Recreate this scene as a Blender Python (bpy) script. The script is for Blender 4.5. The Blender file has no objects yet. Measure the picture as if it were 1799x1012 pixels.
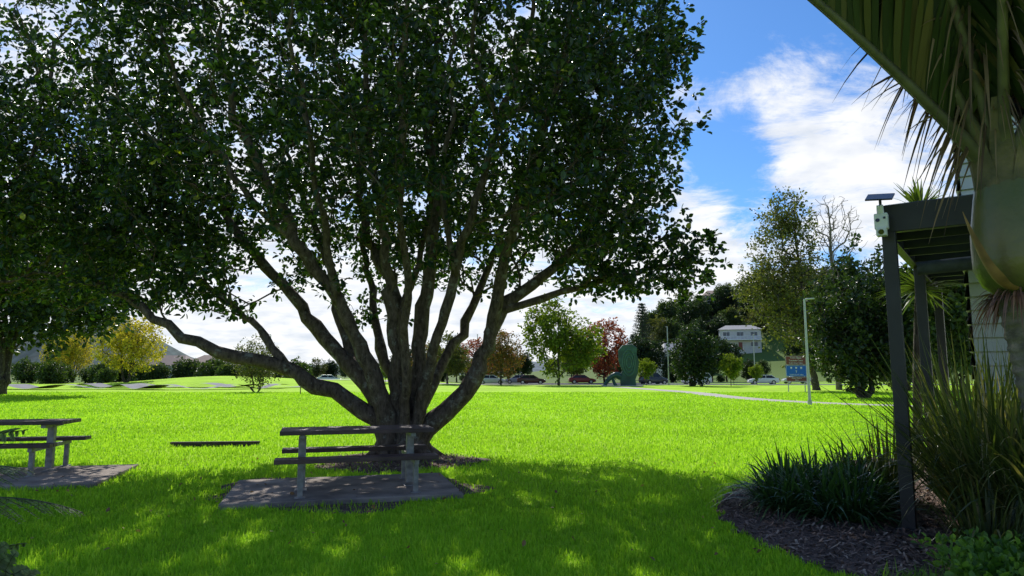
import bpy, math, random
import numpy as np
from mathutils import Vector, Matrix, Euler
random.seed(5)
RNG = np.random.default_rng(7)
scene = bpy.context.scene
COL = scene.collection

# ------------------------------------------------------------------ mesh helpers
def fast_mesh(name, V, Fs, smooth=False, attr=None):
    V = np.asarray(V, dtype=np.float32).reshape(-1, 3)
    if not isinstance(Fs, list): Fs = [Fs]
    Fs = [np.asarray(f, dtype=np.int32) for f in Fs if len(f)]
    loops = np.concatenate([f.ravel() for f in Fs])
    sizes = np.concatenate([np.full(len(f), f.shape[1], dtype=np.int32) for f in Fs])
    starts = np.concatenate([[0], np.cumsum(sizes)[:-1]]).astype(np.int32)
    me = bpy.data.meshes.new(name)
    me.vertices.add(len(V)); me.vertices.foreach_set("co", V.ravel())
    me.loops.add(len(loops)); me.loops.foreach_set("vertex_index", loops)
    me.polygons.add(len(sizes)); me.polygons.foreach_set("loop_start", starts)
    me.polygons.foreach_set("use_smooth", np.full(len(sizes), smooth, dtype=bool))
    me.update(calc_edges=True)
    if attr is not None:
        a = me.attributes.new("rnd", 'FLOAT', 'POINT')
        a.data.foreach_set("value", np.asarray(attr, dtype=np.float32))
    return me

class MB:
    def __init__(s): s.V = []; s.F = {}; s.n = 0
    def add(s, V, F):
        V = np.asarray(V, dtype=float).reshape(-1, 3); F = np.asarray(F, dtype=int)
        s.V.append(V); s.F.setdefault(F.shape[1], []).append(F + s.n); s.n += len(V)
    def box(s, c, size, rot=None):
        hx, hy, hz = [a / 2 for a in size]
        v = np.array([[x, y, z] for x in (-hx, hx) for y in (-hy, hy) for z in (-hz, hz)])
        if rot is not None:
            R = np.array(rot.to_matrix() if hasattr(rot, 'to_matrix') else rot)
            v = v @ R.T
        v = v + np.array(c)
        s.add(v, [[0, 1, 3, 2], [4, 6, 7, 5], [0, 4, 5, 1], [2, 3, 7, 6], [0, 2, 6, 4], [1, 5, 7, 3]])
    def tube(s, P, R, k=8, cap=True):
        P = np.asarray(P, float); n = len(P); R = np.broadcast_to(np.asarray(R, float), (n,))
        T = np.gradient(P, axis=0); T /= np.linalg.norm(T, axis=1, keepdims=True) + 1e-9
        m = np.abs(T.mean(0)); ref = np.zeros(3); ref[np.argmin(m)] = 1
        N = np.cross(T, ref); N /= np.linalg.norm(N, axis=1, keepdims=True) + 1e-9
        B = np.cross(T, N)
        a = np.linspace(0, 2 * np.pi, k, endpoint=False)
        V = P[:, None] + R[:, None, None] * (np.cos(a)[None, :, None] * N[:, None] + np.sin(a)[None, :, None] * B[:, None])
        i = np.arange(n - 1)[:, None] * k; j = np.arange(k)[None]; j2 = (j + 1) % k
        F = np.stack([i + j, i + j2, i + k + j2, i + k + j], -1).reshape(-1, 4)
        s.add(V.reshape(-1, 3), F)
        if cap:
            o = V.reshape(-1, 3)
            s.add(o[:k], [list(range(k))]); s.add(o[-k:], [list(range(k))[::-1]])
    def mesh(s, name, smooth=False, attr=None):
        return fast_mesh(name, np.concatenate(s.V), [np.concatenate(f) for f in s.F.values()], smooth, attr)

def top(name, loc, label, category, group=None, kind=None, rot=0, scale=1):
    o = bpy.data.objects.new(name, None); o.empty_display_size = 0.3
    o.location = loc; o.rotation_euler = (0, 0, rot)
    o.scale = (scale,) * 3 if not isinstance(scale, tuple) else scale
    COL.objects.link(o); tag(o, label, category, group, kind); return o
def tag(o, label, category, group=None, kind=None):
    o["label"] = label; o["category"] = category
    if group: o["group"] = group
    if kind: o["kind"] = kind
def part(name, me, mat, parent=None, bevel=0, loc=None, rot=None):
    o = bpy.data.objects.new(name, me)
    if mat is not None and len(me.materials) == 0: me.materials.append(mat)
    COL.objects.link(o)
    if parent is not None: o.parent = parent
    if loc is not None: o.location = loc
    if rot is not None: o.rotation_euler = rot
    if bevel:
        b = o.modifiers.new("bevel", 'BEVEL'); b.width = bevel; b.segments = 2; b.limit_method = 'ANGLE'
    return o

# ------------------------------------------------------------------ materials
def new_mat(name):
    m = bpy.data.materials.new(name); m.use_nodes = True
    nt = m.node_tree; return m, nt, nt.nodes, nt.links, nt.nodes['Principled BSDF']
def ramp(nodes, stops):
    r = nodes.new('ShaderNodeValToRGB'); e = r.color_ramp.elements
    e[0].position = stops[0][0]; e[0].color = (*stops[0][1], 1)
    e[1].position = stops[-1][0]; e[1].color = (*stops[-1][1], 1)
    for p, c in stops[1:-1]:
        x = e.new(p); x.color = (*c, 1)
    return r
def surf(name, col, rough=.6, var=.25, scale=6, bump=.0, bscale=None, metal=0, col2=None, detail=6):
    m, nt, N, L, bs = new_mat(name)
    tc = N.new('ShaderNodeTexCoord'); nz = N.new('ShaderNodeTexNoise')
    nz.inputs['Scale'].default_value = scale; nz.inputs['Detail'].default_value = detail
    L.new(tc.outputs['Object'], nz.inputs['Vector'])
    c2 = col2 if col2 else tuple(min(1, c * (1 + var)) for c in col)
    c1 = tuple(c * (1 - var) for c in col)
    r = ramp(N, [(.32, c1), (.68, c2)]); L.new(nz.outputs['Fac'], r.inputs['Fac'])
    L.new(r.outputs['Color'], bs.inputs['Base Color'])
    bs.inputs['Roughness'].default_value = rough; bs.inputs['Metallic'].default_value = metal
    if bump:
        n2 = N.new('ShaderNodeTexNoise'); n2.inputs['Scale'].default_value = bscale or scale * 4; n2.inputs['Detail'].default_value = 8
        L.new(tc.outputs['Object'], n2.inputs['Vector'])
        b = N.new('ShaderNodeBump'); b.inputs['Strength'].default_value = bump; b.inputs['Distance'].default_value = .02
        L.new(n2.outputs['Fac'], b.inputs['Height']); L.new(b.outputs['Normal'], bs.inputs['Normal'])
    return m
def leafmat(name, stops, trans=.4, tcol=(1.3, 1.5, .4), rough=.4, spec=.5):
    m, nt, N, L, bs = new_mat(name)
    at = N.new('ShaderNodeAttribute'); at.attribute_name = "rnd"
    r = ramp(N, stops)
    L.new(at.outputs['Fac'], r.inputs['Fac'])
    L.new(r.outputs['Color'], bs.inputs['Base Color']); bs.inputs['Roughness'].default_value = rough
    bs.inputs['Specular IOR Level'].default_value = spec
    mx = N.new('ShaderNodeMix'); mx.data_type = 'RGBA'; mx.blend_type = 'MULTIPLY'; mx.inputs[0].default_value = 1
    L.new(r.outputs['Color'], mx.inputs[6]); mx.inputs[7].default_value = (*tcol, 1)
    tr = N.new('ShaderNodeBsdfTranslucent'); L.new(mx.outputs[2], tr.inputs['Color'])
    ms = N.new('ShaderNodeMixShader'); ms.inputs[0].default_value = trans
    L.new(bs.outputs[0], ms.inputs[1]); L.new(tr.outputs[0], ms.inputs[2])
    L.new(ms.outputs[0], N['Material Output'].inputs['Surface'])
    return m
def barkmat(name, dark, light, scale=5, lich=(.24, .23, .19), lamt=.62):
    m, nt, N, L, bs = new_mat(name)
    tc = N.new('ShaderNodeTexCoord')
    mp = N.new('ShaderNodeMapping'); mp.inputs['Scale'].default_value = (1, 1, .35); L.new(tc.outputs['Object'], mp.inputs['Vector'])
    nz = N.new('ShaderNodeTexNoise'); nz.inputs['Scale'].default_value = scale * 3; nz.inputs['Detail'].default_value = 10; nz.inputs['Roughness'].default_value = .7
    L.new(mp.outputs[0], nz.inputs['Vector'])
    r = ramp(N, [(.35, dark), (.7, light)]); L.new(nz.outputs['Fac'], r.inputs['Fac'])
    n2 = N.new('ShaderNodeTexNoise'); n2.inputs['Scale'].default_value = scale; n2.inputs['Detail'].default_value = 8; n2.inputs['Roughness'].default_value = .7
    L.new(tc.outputs['Object'], n2.inputs['Vector'])
    r2 = ramp(N, [(lamt - .06, (0, 0, 0)), (lamt + .04, (1, 1, 1))]); L.new(n2.outputs['Fac'], r2.inputs['Fac'])
    mx = N.new('ShaderNodeMix'); mx.data_type = 'RGBA'; L.new(r2.outputs['Color'], mx.inputs[0])
    L.new(r.outputs['Color'], mx.inputs[6]); mx.inputs[7].default_value = (*lich, 1)
    L.new(mx.outputs[2], bs.inputs['Base Color']); bs.inputs['Roughness'].default_value = .9; bs.inputs['Specular IOR Level'].default_value = .2
    b = N.new('ShaderNodeBump'); b.inputs['Strength'].default_value = 1; b.inputs['Distance'].default_value = .04
    L.new(nz.outputs['Fac'], b.inputs['Height']); L.new(b.outputs['Normal'], bs.inputs['Normal'])
    return m

M_bark = barkmat("bark_main", (.04, .028, .02), (.2, .15, .115))
M_bark2 = barkmat("bark_grey", (.03, .024, .019), (.12, .095, .08))
M_leaf = leafmat("leaf_broad", [(0, (.013, .026, .012)), (.6, (.024, .046, .018)), (.93, (.04, .074, .022)), (.99, (.09, .12, .02)), (1, (.35, .3, .03))], .28, (1.7, 2.4, .4), .36, spec=.45)
M_leaf_dark = leafmat("leaf_dark", [(0, (.015, .03, .012)), (1, (.05, .08, .028))], .25, (1.6, 1.8, .5), .4, .4)
M_leaf_mid = leafmat("leaf_mid", [(0, (.025, .05, .016)), (1, (.085, .125, .035))], .3, (1.6, 1.7, .4), .5, .5)
M_leaf_olive = leafmat("leaf_olive", [(0, (.055, .07, .025)), (1, (.17, .18, .05))], .3, (1.5, 1.5, .5), .5, .3)
M_leaf_yellow = leafmat("leaf_yellow", [(0, (.26, .25, .03)), (1, (.66, .56, .07))], .4, (1.25, 1.2, .5), .5, .1)
M_leaf_lime = leafmat("leaf_lime", [(0, (.07, .12, .02)), (1, (.2, .26, .04))], .4, (1.5, 1.5, .4), .5, .1)
M_leaf_red = leafmat("leaf_red", [(0, (.12, .03, .018)), (.6, (.28, .07, .04)), (1, (.36, .18, .06))], .35, (1.5, 1, .7), .5, .2)
M_leaf_rust = leafmat("leaf_rust", [(0, (.08, .1, .025)), (.55, (.17, .13, .04)), (1, (.3, .13, .05))], .35, (1.4, 1.2, .6), .5, .2)
M_conifer = leafmat("needle", [(0, (.02, .035, .02)), (1, (.05, .08, .04))], .1, rough=.6)

# ------------------------------------------------------------------ terrain
def gh(x, y):
    x = np.asarray(x, float); y = np.asarray(y, float)
    h = 1.35 * np.exp(-((x + 40) / 14) ** 2 - ((y - 97) / 9) ** 2)
    h = h + 1.0 * np.exp(-((x + 20) / 9) ** 2 - ((y - 106) / 7) ** 2)
    h = h + 27 * np.exp(-((x - 104) / 62) ** 2 - ((y - 240) / 52) ** 2)
    return h

def levels(a, b, n, k):
    t = np.linspace(-1, 1, n); s = np.sinh(t * k) / math.sinh(k)
    return np.where(s < 0, s * abs(a), s * b)
xs = np.sort(np.unique(np.concatenate([levels(-3000, 3000, 90, 7), np.linspace(-70, 200, 91)])))
ys = np.sort(np.unique(np.concatenate([levels(-300, 4000, 70, 7), np.linspace(60, 360, 101)])))
X, Y = np.meshgrid(xs, ys); Z = gh(X, Y)
nx, ny = len(xs), len(ys)
i = np.arange(ny - 1)[:, None] * nx; j = np.arange(nx - 1)[None]
F = np.stack([i + j, i + j + 1, i + nx + j + 1, i + nx + j], -1).reshape(-1, 4)
m, nt, N, L, bs = new_mat("lawn")
tc = N.new('ShaderNodeTexCoord')
n1 = N.new('ShaderNodeTexNoise'); n1.inputs['Scale'].default_value = .25; n1.inputs['Detail'].default_value = 6; L.new(tc.outputs['Object'], n1.inputs['Vector'])
n2 = N.new('ShaderNodeTexNoise'); n2.inputs['Scale'].default_value = 9; n2.inputs['Detail'].default_value = 8; n2.inputs['Roughness'].default_value = .75; L.new(tc.outputs['Object'], n2.inputs['Vector'])
ad = N.new('ShaderNodeMath'); ad.operation = 'MULTIPLY_ADD'; L.new(n2.outputs['Fac'], ad.inputs[0]); ad.inputs[1].default_value = .6
m3 = N.new('ShaderNodeMath'); m3.operation = 'MULTIPLY'; L.new(n1.outputs['Fac'], m3.inputs[0]); m3.inputs[1].default_value = .4; L.new(m3.outputs[0], ad.inputs[2])
r = ramp(N, [(.36, (.22, .36, .018)), (.5, (.38, .64, .028)), (.64, (.48, .74, .045))]); L.new(ad.outputs[0], r.inputs['Fac'])
sx = N.new('ShaderNodeSeparateXYZ'); L.new(tc.outputs['Object'], sx.inputs[0])
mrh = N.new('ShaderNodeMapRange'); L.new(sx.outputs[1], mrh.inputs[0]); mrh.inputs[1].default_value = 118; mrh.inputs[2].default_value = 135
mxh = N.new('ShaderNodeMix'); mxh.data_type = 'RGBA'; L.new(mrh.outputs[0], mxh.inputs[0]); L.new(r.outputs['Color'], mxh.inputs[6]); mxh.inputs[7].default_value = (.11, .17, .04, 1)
L.new(mxh.outputs[2], bs.inputs['Base Color']); bs.inputs['Roughness'].default_value = .9; bs.inputs['Specular IOR Level'].default_value = .1
b = N.new('ShaderNodeBump'); b.inputs['Strength'].default_value = .7; b.inputs['Distance'].default_value = .08; L.new(n2.outputs['Fac'], b.inputs['Height']); L.new(b.outputs['Normal'], bs.inputs['Normal'])
M_lawn = m
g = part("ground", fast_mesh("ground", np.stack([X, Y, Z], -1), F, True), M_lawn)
tag(g, "wide flat mown lawn of bright green grass", "lawn", kind="structure")

def sheet(name, pts, z, mat, label, category):
    v = [(x, y, z) for x, y in pts]
    me = bpy.data.meshes.new(name); me.from_pydata(v, [], [list(range(len(v)))]); me.update()
    o = part(name, me, mat); tag(o, label, category, kind="structure"); return o
def ribbon(name, ctr, w, zoff, mat, label, category, zf=None):
    C = smooth_line(np.array(ctr, float), 60)
    T = np.gradient(C, axis=0); T /= np.linalg.norm(T, axis=1, keepdims=True)
    Nn = np.stack([-T[:, 1], T[:, 0]], -1) * w / 2
    A, B = C + Nn, C - Nn
    za = gh(A[:, 0], A[:, 1]) + zoff; zb = gh(B[:, 0], B[:, 1]) + zoff
    if zf is not None: za = za + zf; zb = zb + zf
    V = np.concatenate([np.column_stack([A, za]), np.column_stack([B, zb])]); n = len(C)
    k = np.arange(n - 1); Fq = np.stack([k, k + n, k + n + 1, k + 1], -1)
    o = part(name, fast_mesh(name, V, Fq, True), mat); tag(o, label, category, kind="structure"); return o
def smooth_line(P, n):
    P = np.asarray(P, float); m = len(P)
    Q = np.vstack([2 * P[0] - P[1], P, 2 * P[-1] - P[-2]])
    t = np.linspace(0, m - 1 - 1e-6, n); k = t.astype(int); f = (t - k)[:, None]
    p0, p1, p2, p3 = Q[k], Q[k + 1], Q[k + 2], Q[k + 3]
    return .5 * (2 * p1 + (p2 - p0) * f + (2 * p0 - 5 * p1 + 4 * p2 - p3) * f ** 2 + (3 * p1 - p0 - 3 * p2 + p3) * f ** 3)

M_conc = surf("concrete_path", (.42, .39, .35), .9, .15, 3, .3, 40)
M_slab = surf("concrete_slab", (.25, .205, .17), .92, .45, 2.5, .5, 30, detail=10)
M_asph = surf("asphalt", (.085, .085, .09), .9, .2, 2, .3, 60)
M_asph2 = surf("asphalt_grey", (.2, .2, .21), .9, .2, 1, .2, 40)
M_paint = surf("road_paint", (.75, .75, .72), .7, .05, 5)
M_kerb = surf("kerb", (.4, .4, .38), .9, .15, 4)
PATH = [(13, 84), (15.0, 68), (15.6, 58), (15.2, 50), (15.6, 43), (17, 38.5), (19.5, 35), (24, 32), (34, 30)]
ribbon("path", PATH, 2.0, .012, M_conc, "pale concrete footpath curving across the lawn", "path")
sheet("road", [(-60, 103), (260, 103), (260, 117), (-60, 117)], .02, M_asph, "grey asphalt road running along the edge of the park", "road")
mb = MB()
for k in range(40): mb.box((-50 + k * 7.5, 110, .0275), (3, .12, .006))
o = part("road_marking", mb.mesh("road_marking"), M_paint); tag(o, "white dashed centre line on the asphalt road", "road marking", kind="structure")
for yy in (102.85, 117.15):
    mb = MB(); mb.box((100, yy, .05), (320, .3, .16)); o = part("kerb", mb.mesh("kerb"), M_kerb, bevel=.02); tag(o, "low concrete kerb along the road", "kerb", kind="structure")
ribbon("pavement", [(-60, 100.5), (100, 100.5), (260, 100.5)], 2.2, .03, M_conc, "concrete pavement beside the road", "pavement")
tt = np.linspace(0, 1, 60)
ribbon("pump_track", [(-55, 74), (-47, 71), (-41, 73), (-35, 70), (-29, 73), (-25, 76)], 2.6, .1, M_asph2, "undulating grey asphalt bike pump track in the lawn", "pump track", zf=.22 + .22 * np.sin(tt * 34))
ribbon("pump_track", [(-50, 80), (-44, 79), (-36, 81), (-28, 79), (-21, 83)], 2.4, .1, M_asph2, "far lane of grey asphalt pump track", "pump track", zf=.2 + .2 * np.sin(tt * 28))

# mulch bed
M_mulch = surf("mulch", (.11, .07, .052), .95, .5, 12, 1.0, 45)
bed = [(2.75, 9.2), (2.45, 8.4), (2.3, 7.4), (2.38, 6.5), (2.6, 5.8), (2.95, 5.1), (3.3, 4.2), (3.4, 2.0), (12, 2), (12, 14), (6.5, 13), (5.0, 11.5), (3.9, 10.4), (3.2, 9.8)]
bedc = smooth_line(np.array(bed + [bed[0]]), 140)[:-1]
_a = np.linspace(0, 6.283, len(bedc)); bedc = bedc + np.column_stack([.05 * np.sin(_a * 23) + .04 * np.sin(_a * 41 + 1), .05 * np.cos(_a * 29)])
sheet("mulch_bed", [tuple(p) for p in bedc], .012, M_mulch, "dark brown bark mulch garden bed", "garden bed")
def in_poly(x, y, poly):
    inside = np.zeros(len(x), bool); n = len(poly); jx = n - 1
    for a in range(n):
        xi, yi = poly[a]; xj, yj = poly[jx]
        c = ((yi > y) != (yj > y)) & (x < (xj - xi) * (y - yi) / (yj - yi + 1e-12) + xi)
        inside ^= c; jx = a
    return inside
TX, TY = -2.14, 13.5
ang = np.linspace(0, 2 * np.pi, 40, endpoint=False)
rr = 1.35 + .18 * np.sin(ang * 3 + 1) + .12 * np.sin(ang * 7)
soil = [(TX + 1.1 * a * math.cos(t) , TY - .7 + .95 * a * math.sin(t)) for a, t in zip(rr, ang)]
sheet("soil_patch", soil, .008, M_mulch, "bare brown soil around the tree base", "soil")
rr2 = 1.0 + .12 * np.sin(ang * 3) + .1 * np.sin(ang * 5 + 2) + .05 * np.sin(ang * 9)
soil2 = [(-2.3 + 1.85 * a * math.cos(t), 9.7 + 1.35 * a * math.sin(t)) for a, t in zip(rr2, ang)]
sheet("soil_patch", soil2, .006, M_mulch, "trodden bare soil around the concrete slab", "soil")
def slab(name, cx, cy, w, d, rot, label):
    mb = MB(); mb.box((0, 0, .03), (w, d, .08))
    o = part(name, mb.mesh(name), M_slab, bevel=.012); o.location = (cx, cy, 0); o.rotation_euler = (0, 0, rot); tag(o, label, "concrete slab", kind="structure"); return o
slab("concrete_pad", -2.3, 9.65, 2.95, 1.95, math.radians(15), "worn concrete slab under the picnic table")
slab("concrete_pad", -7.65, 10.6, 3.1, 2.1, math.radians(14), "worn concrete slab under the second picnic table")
def in_rect(x, y, cx, cy, w, d, rot, pad=0):
    dx, dy = x - cx, y - cy; c, s = math.cos(rot), math.sin(rot)
    u = dx * c + dy * s; v = -dx * s + dy * c
    return (np.abs(u) < w / 2 + pad) & (np.abs(v) < d / 2 + pad)

# ------------------------------------------------------------------ grass
def make_grass():
    n = 400000
    d = 3.4 * (60 / 3.4) ** (RNG.random(n) ** 1.0)
    lat = (RNG.random(n) * 2 - 1) * .86
    x = lat * d; y = d + RNG.normal(0, .02, n)
    keep = ~in_poly(x, y, [tuple(p) for p in bedc + RNG.normal(0, .03, bedc.shape)])
    keep &= ~in_rect(x, y, -2.3, 9.65, 2.95, 1.95, math.radians(15), .0)
    keep &= ~in_rect(x, y, -7.65, 10.6, 3.1, 2.1, math.radians(14), .0)
    sp = in_poly(x, y, soil); keep &= ~(sp & (RNG.random(n) < .93))
    sp = in_poly(x, y, soil2); keep &= ~(sp & (RNG.random(n) < .72))
    pc = smooth_line(np.array(PATH, float), 60)
    idx = np.where((y > 25) & keep)[0]
    dm = np.min((x[idx, None] - pc[None, :, 0]) ** 2 + (y[idx, None] - pc[None, :, 1]) ** 2, axis=1)
    keep[idx[dm < 1.15 ** 2]] = False
    x, y = x[keep], y[keep]; n = len(x)
    dist = np.hypot(x, y)
    tuft = .5 + .25 * np.sin(x * 1.9 + np.sin(y * 1.3) * 2) * np.sin(y * 2.3 + np.sin(x * 1.7) * 2) + .25 * np.sin(x * 5.1 + np.sin(y * 4.1) * 2) * np.sin(y * 5.7 + np.sin(x * 3.7) * 2)
    h = (.035 + .05 * RNG.random(n)) * (.6 + .8 * tuft) * (1 + .008 * dist)
    w = (.0028 + .0035 * RNG.random(n)) * np.maximum(1, dist / 7.)
    a = RNG.random(n) * 2 * np.pi; la = RNG.random(n) * 2 * np.pi; ln = RNG.random(n) ** 1.3 * .8
    dx, dy = np.cos(a) * w, np.sin(a) * w
    lx, ly = np.cos(la) * ln * h, np.sin(la) * ln * h
    z0 = gh(x, y) - .002
    V = np.empty((n, 5, 3))
    V[:, 0] = np.stack([x - dx, y - dy, z0], -1); V[:, 1] = np.stack([x + dx, y + dy, z0], -1)
    V[:, 2] = np.stack([x + dx * .8 + lx * .4, y + dy * .8 + ly * .4, z0 + h * .6], -1)
    V[:, 3] = np.stack([x - dx * .8 + lx * .4, y - dy * .8 + ly * .4, z0 + h * .6], -1)
    V[:, 4] = np.stack([x + lx, y + ly, z0 + h * (1 - .3 * ln)], -1)
    k = np.arange(n)[:, None] * 5
    big = .5 + .5 * np.sin(x * .45 + np.sin(y * .31) * 2.2) * np.sin(y * .5 + np.sin(x * .37) * 2)
    rnd = np.clip(RNG.random(n) * .6 + .2 * tuft + .2 * big, 0, 1)
    me = fast_mesh("grass", V, [k + np.array([[0, 1, 2, 3]]), k + np.array([[3, 2, 4]])], False, np.repeat(rnd, 5))
    o = part("grass", me, leafmat("grass_blade", [(0, (.14, .27, .016)), (.5, (.335, .59, .03)), (.9, (.48, .73, .06)), (1, (.56, .56, .2))], .5, (1.22, 1.22, .75), .6, spec=.2))
    tag(o, "bright green blades of mown lawn grass", "grass", kind="stuff")
make_grass()

# ------------------------------------------------------------------ tree growing
def leaves_at(C, out, nper, spread, Lr, wr, rng, fold=.25, up=.15, outb=.5):
    C = np.repeat(C, nper, 0); out = np.repeat(out, nper, 0); n = len(C)
    D = rng.normal(size=(n, 3)); D /= np.linalg.norm(D, axis=1, keepdims=True)
    D = D + outb * out + np.array([0, 0, up]); D /= np.linalg.norm(D, axis=1, keepdims=True)
    B = C + D * (spread * rng.random((n, 1)))
    Nn = rng.normal(size=(n, 3)) * .6 + np.array([0, 0, .8])
    Nn -= D * np.sum(Nn * D, 1, keepdims=True); Nn /= np.linalg.norm(Nn, axis=1, keepdims=True) + 1e-9
    S = np.cross(D, Nn)
    Ln = (Lr * (.65 + .7 * rng.random((n, 1)))); W = Ln * wr
    lift = Nn * W * fold
    V = np.empty((n, 6, 3))
    V[:, 0] = B; V[:, 1] = B + D * Ln * .38 + S * W * .85 + lift; V[:, 2] = B + D * Ln * .75 + S * W * .8 + lift * .7
    V[:, 3] = B + D * Ln - Nn * Ln * .12
    V[:, 4] = B + D * Ln * .75 - S * W * .8 + lift * .7; V[:, 5] = B + D * Ln * .38 - S * W * .85 + lift
    k = np.arange(n)[:, None] * 6
    F = np.concatenate([k + np.array([[0, 1, 2, 3]]), k + np.array([[0, 3, 4, 5]])])
    return V.reshape(-1, 3), F, np.repeat(rng.random(n), 6)

def grow(limbs, attr, rng, alpha=.3, seg=.3, r0=.007, e=2.4, jit=.03, minz=1.0, upw=.5):
    cap = 4000 + int(sum(len(l[0]) for l in limbs) * 60) + len(attr) * 60
    P = np.zeros((cap, 3)); Lp = np.zeros(cap); par = np.full(cap, -1); spec = np.zeros(cap); n = 0
    for pts, ra, rb in limbs:
        pts = np.array(pts, float)
        ln = np.sum(np.linalg.norm(np.diff(pts, axis=0), axis=1)); m = max(6, int(ln / seg))
        C = smooth_line(pts, m); C[1:] += rng.normal(0, jit * 1.3, (m - 1, 3)) * np.linspace(.3, 1.3, m - 1)[:, None]
        if n and np.linalg.norm(pts[0][:2]) > .8:
            p = int(np.argmin(np.linalg.norm(P[:n] - C[0], axis=1)))
        else: p = -1
        base = Lp[p] if p >= 0 else 0
        for q in range(m):
            P[n] = C[q]; par[n] = p
            Lp[n] = base + (np.linalg.norm(C[q] - P[p]) if p >= 0 else C[q][2]); base = Lp[n]
            spec[n] = ra + (rb - ra) * (q / (m - 1)) ** .75; p = n; n += 1
    tips = []; order = np.argsort(np.linalg.norm(attr - np.array([0, 0, 2.]), axis=1) + rng.random(len(attr)) * 1.0)
    for t in attr[order]:
        d = np.linalg.norm(P[:n] - t, axis=1)
        cost = d + alpha * Lp[:n] + upw * np.maximum(0, P[:n, 2] - t[2]) + 5 * (P[:n, 2] < minz)
        p = int(np.argmin(cost)); dist = d[p]
        if dist < .05: continue
        pp = par[p]; dirp = (P[p] - P[pp]) if pp >= 0 else np.array([0, 0, 1.]); dirp = dirp / (np.linalg.norm(dirp) + 1e-9)
        m = max(2, int(dist / seg) + 1); s = np.linspace(0, 1, m + 1)[1:, None]
        c = P[p] + dirp * dist * .45 + np.array([0, 0, .05]) * dist
        Q = (1 - s) ** 2 * P[p] + 2 * s * (1 - s) * c + s ** 2 * t
        Q[:-1] += rng.normal(0, jit, (m - 1, 3)) if m > 1 else 0
        st = n; q0 = p
        for q in range(m):
            P[n] = Q[q]; par[n] = q0; Lp[n] = Lp[q0] + np.linalg.norm(Q[q] - P[q0]); q0 = n; n += 1
        tips.append((n - 1, max(st, n - 3)))
    P, par, spec = P[:n], par[:n], spec[:n]
    acc = np.zeros(n); r = np.zeros(n); main = np.full(n, -1); mr = np.zeros(n)
    for k in range(n - 1, -1, -1):
        r[k] = max(acc[k] ** (1 / e) if acc[k] > 0 else r0, spec[k])
        pk = par[k]
        if pk >= 0:
            acc[pk] += min(r[k], 1) ** e if spec[k] == 0 else acc[k] if acc[k] > 0 else r0 ** e
            key = r[k] + (10 if spec[k] > 0 and par[k] == k - 1 else 0)
            if key > mr[pk]: mr[pk] = key; main[pk] = k
    mb = MB()
    for k in range(n):
        pk = par[k]
        if pk >= 0 and main[pk] == k: continue
        ch = [k]; 
        while main[ch[-1]] >= 0: ch.append(main[ch[-1]])
        pts = P[ch]; rd = r[ch].copy()
        if pk >= 0:
            pts = np.vstack([P[pk], pts]); rd = np.concatenate([[min(r[pk], rd[0] * 1.2)], rd])
        if len(pts) < 2: continue
        if len(pts) > 3: rd[-1] *= .5
        if rd.max() > .06: rd = rd * (1 + .07 * rng.normal(size=len(rd)))
        sides = 10 if rd.max() > .09 else (6 if rd.max() > .025 else 4)
        mb.tube(pts, rd, sides, cap=False)
    return mb, P, tips

def ellipsoid_pts(n, c, rad, rng, shell=.45):
    D = rng.normal(size=(n, 3)); D /= np.linalg.norm(D, axis=1, keepdims=True)
    return np.array(c) + D * np.array(rad) * (rng.random((n, 1)) ** shell)

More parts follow.
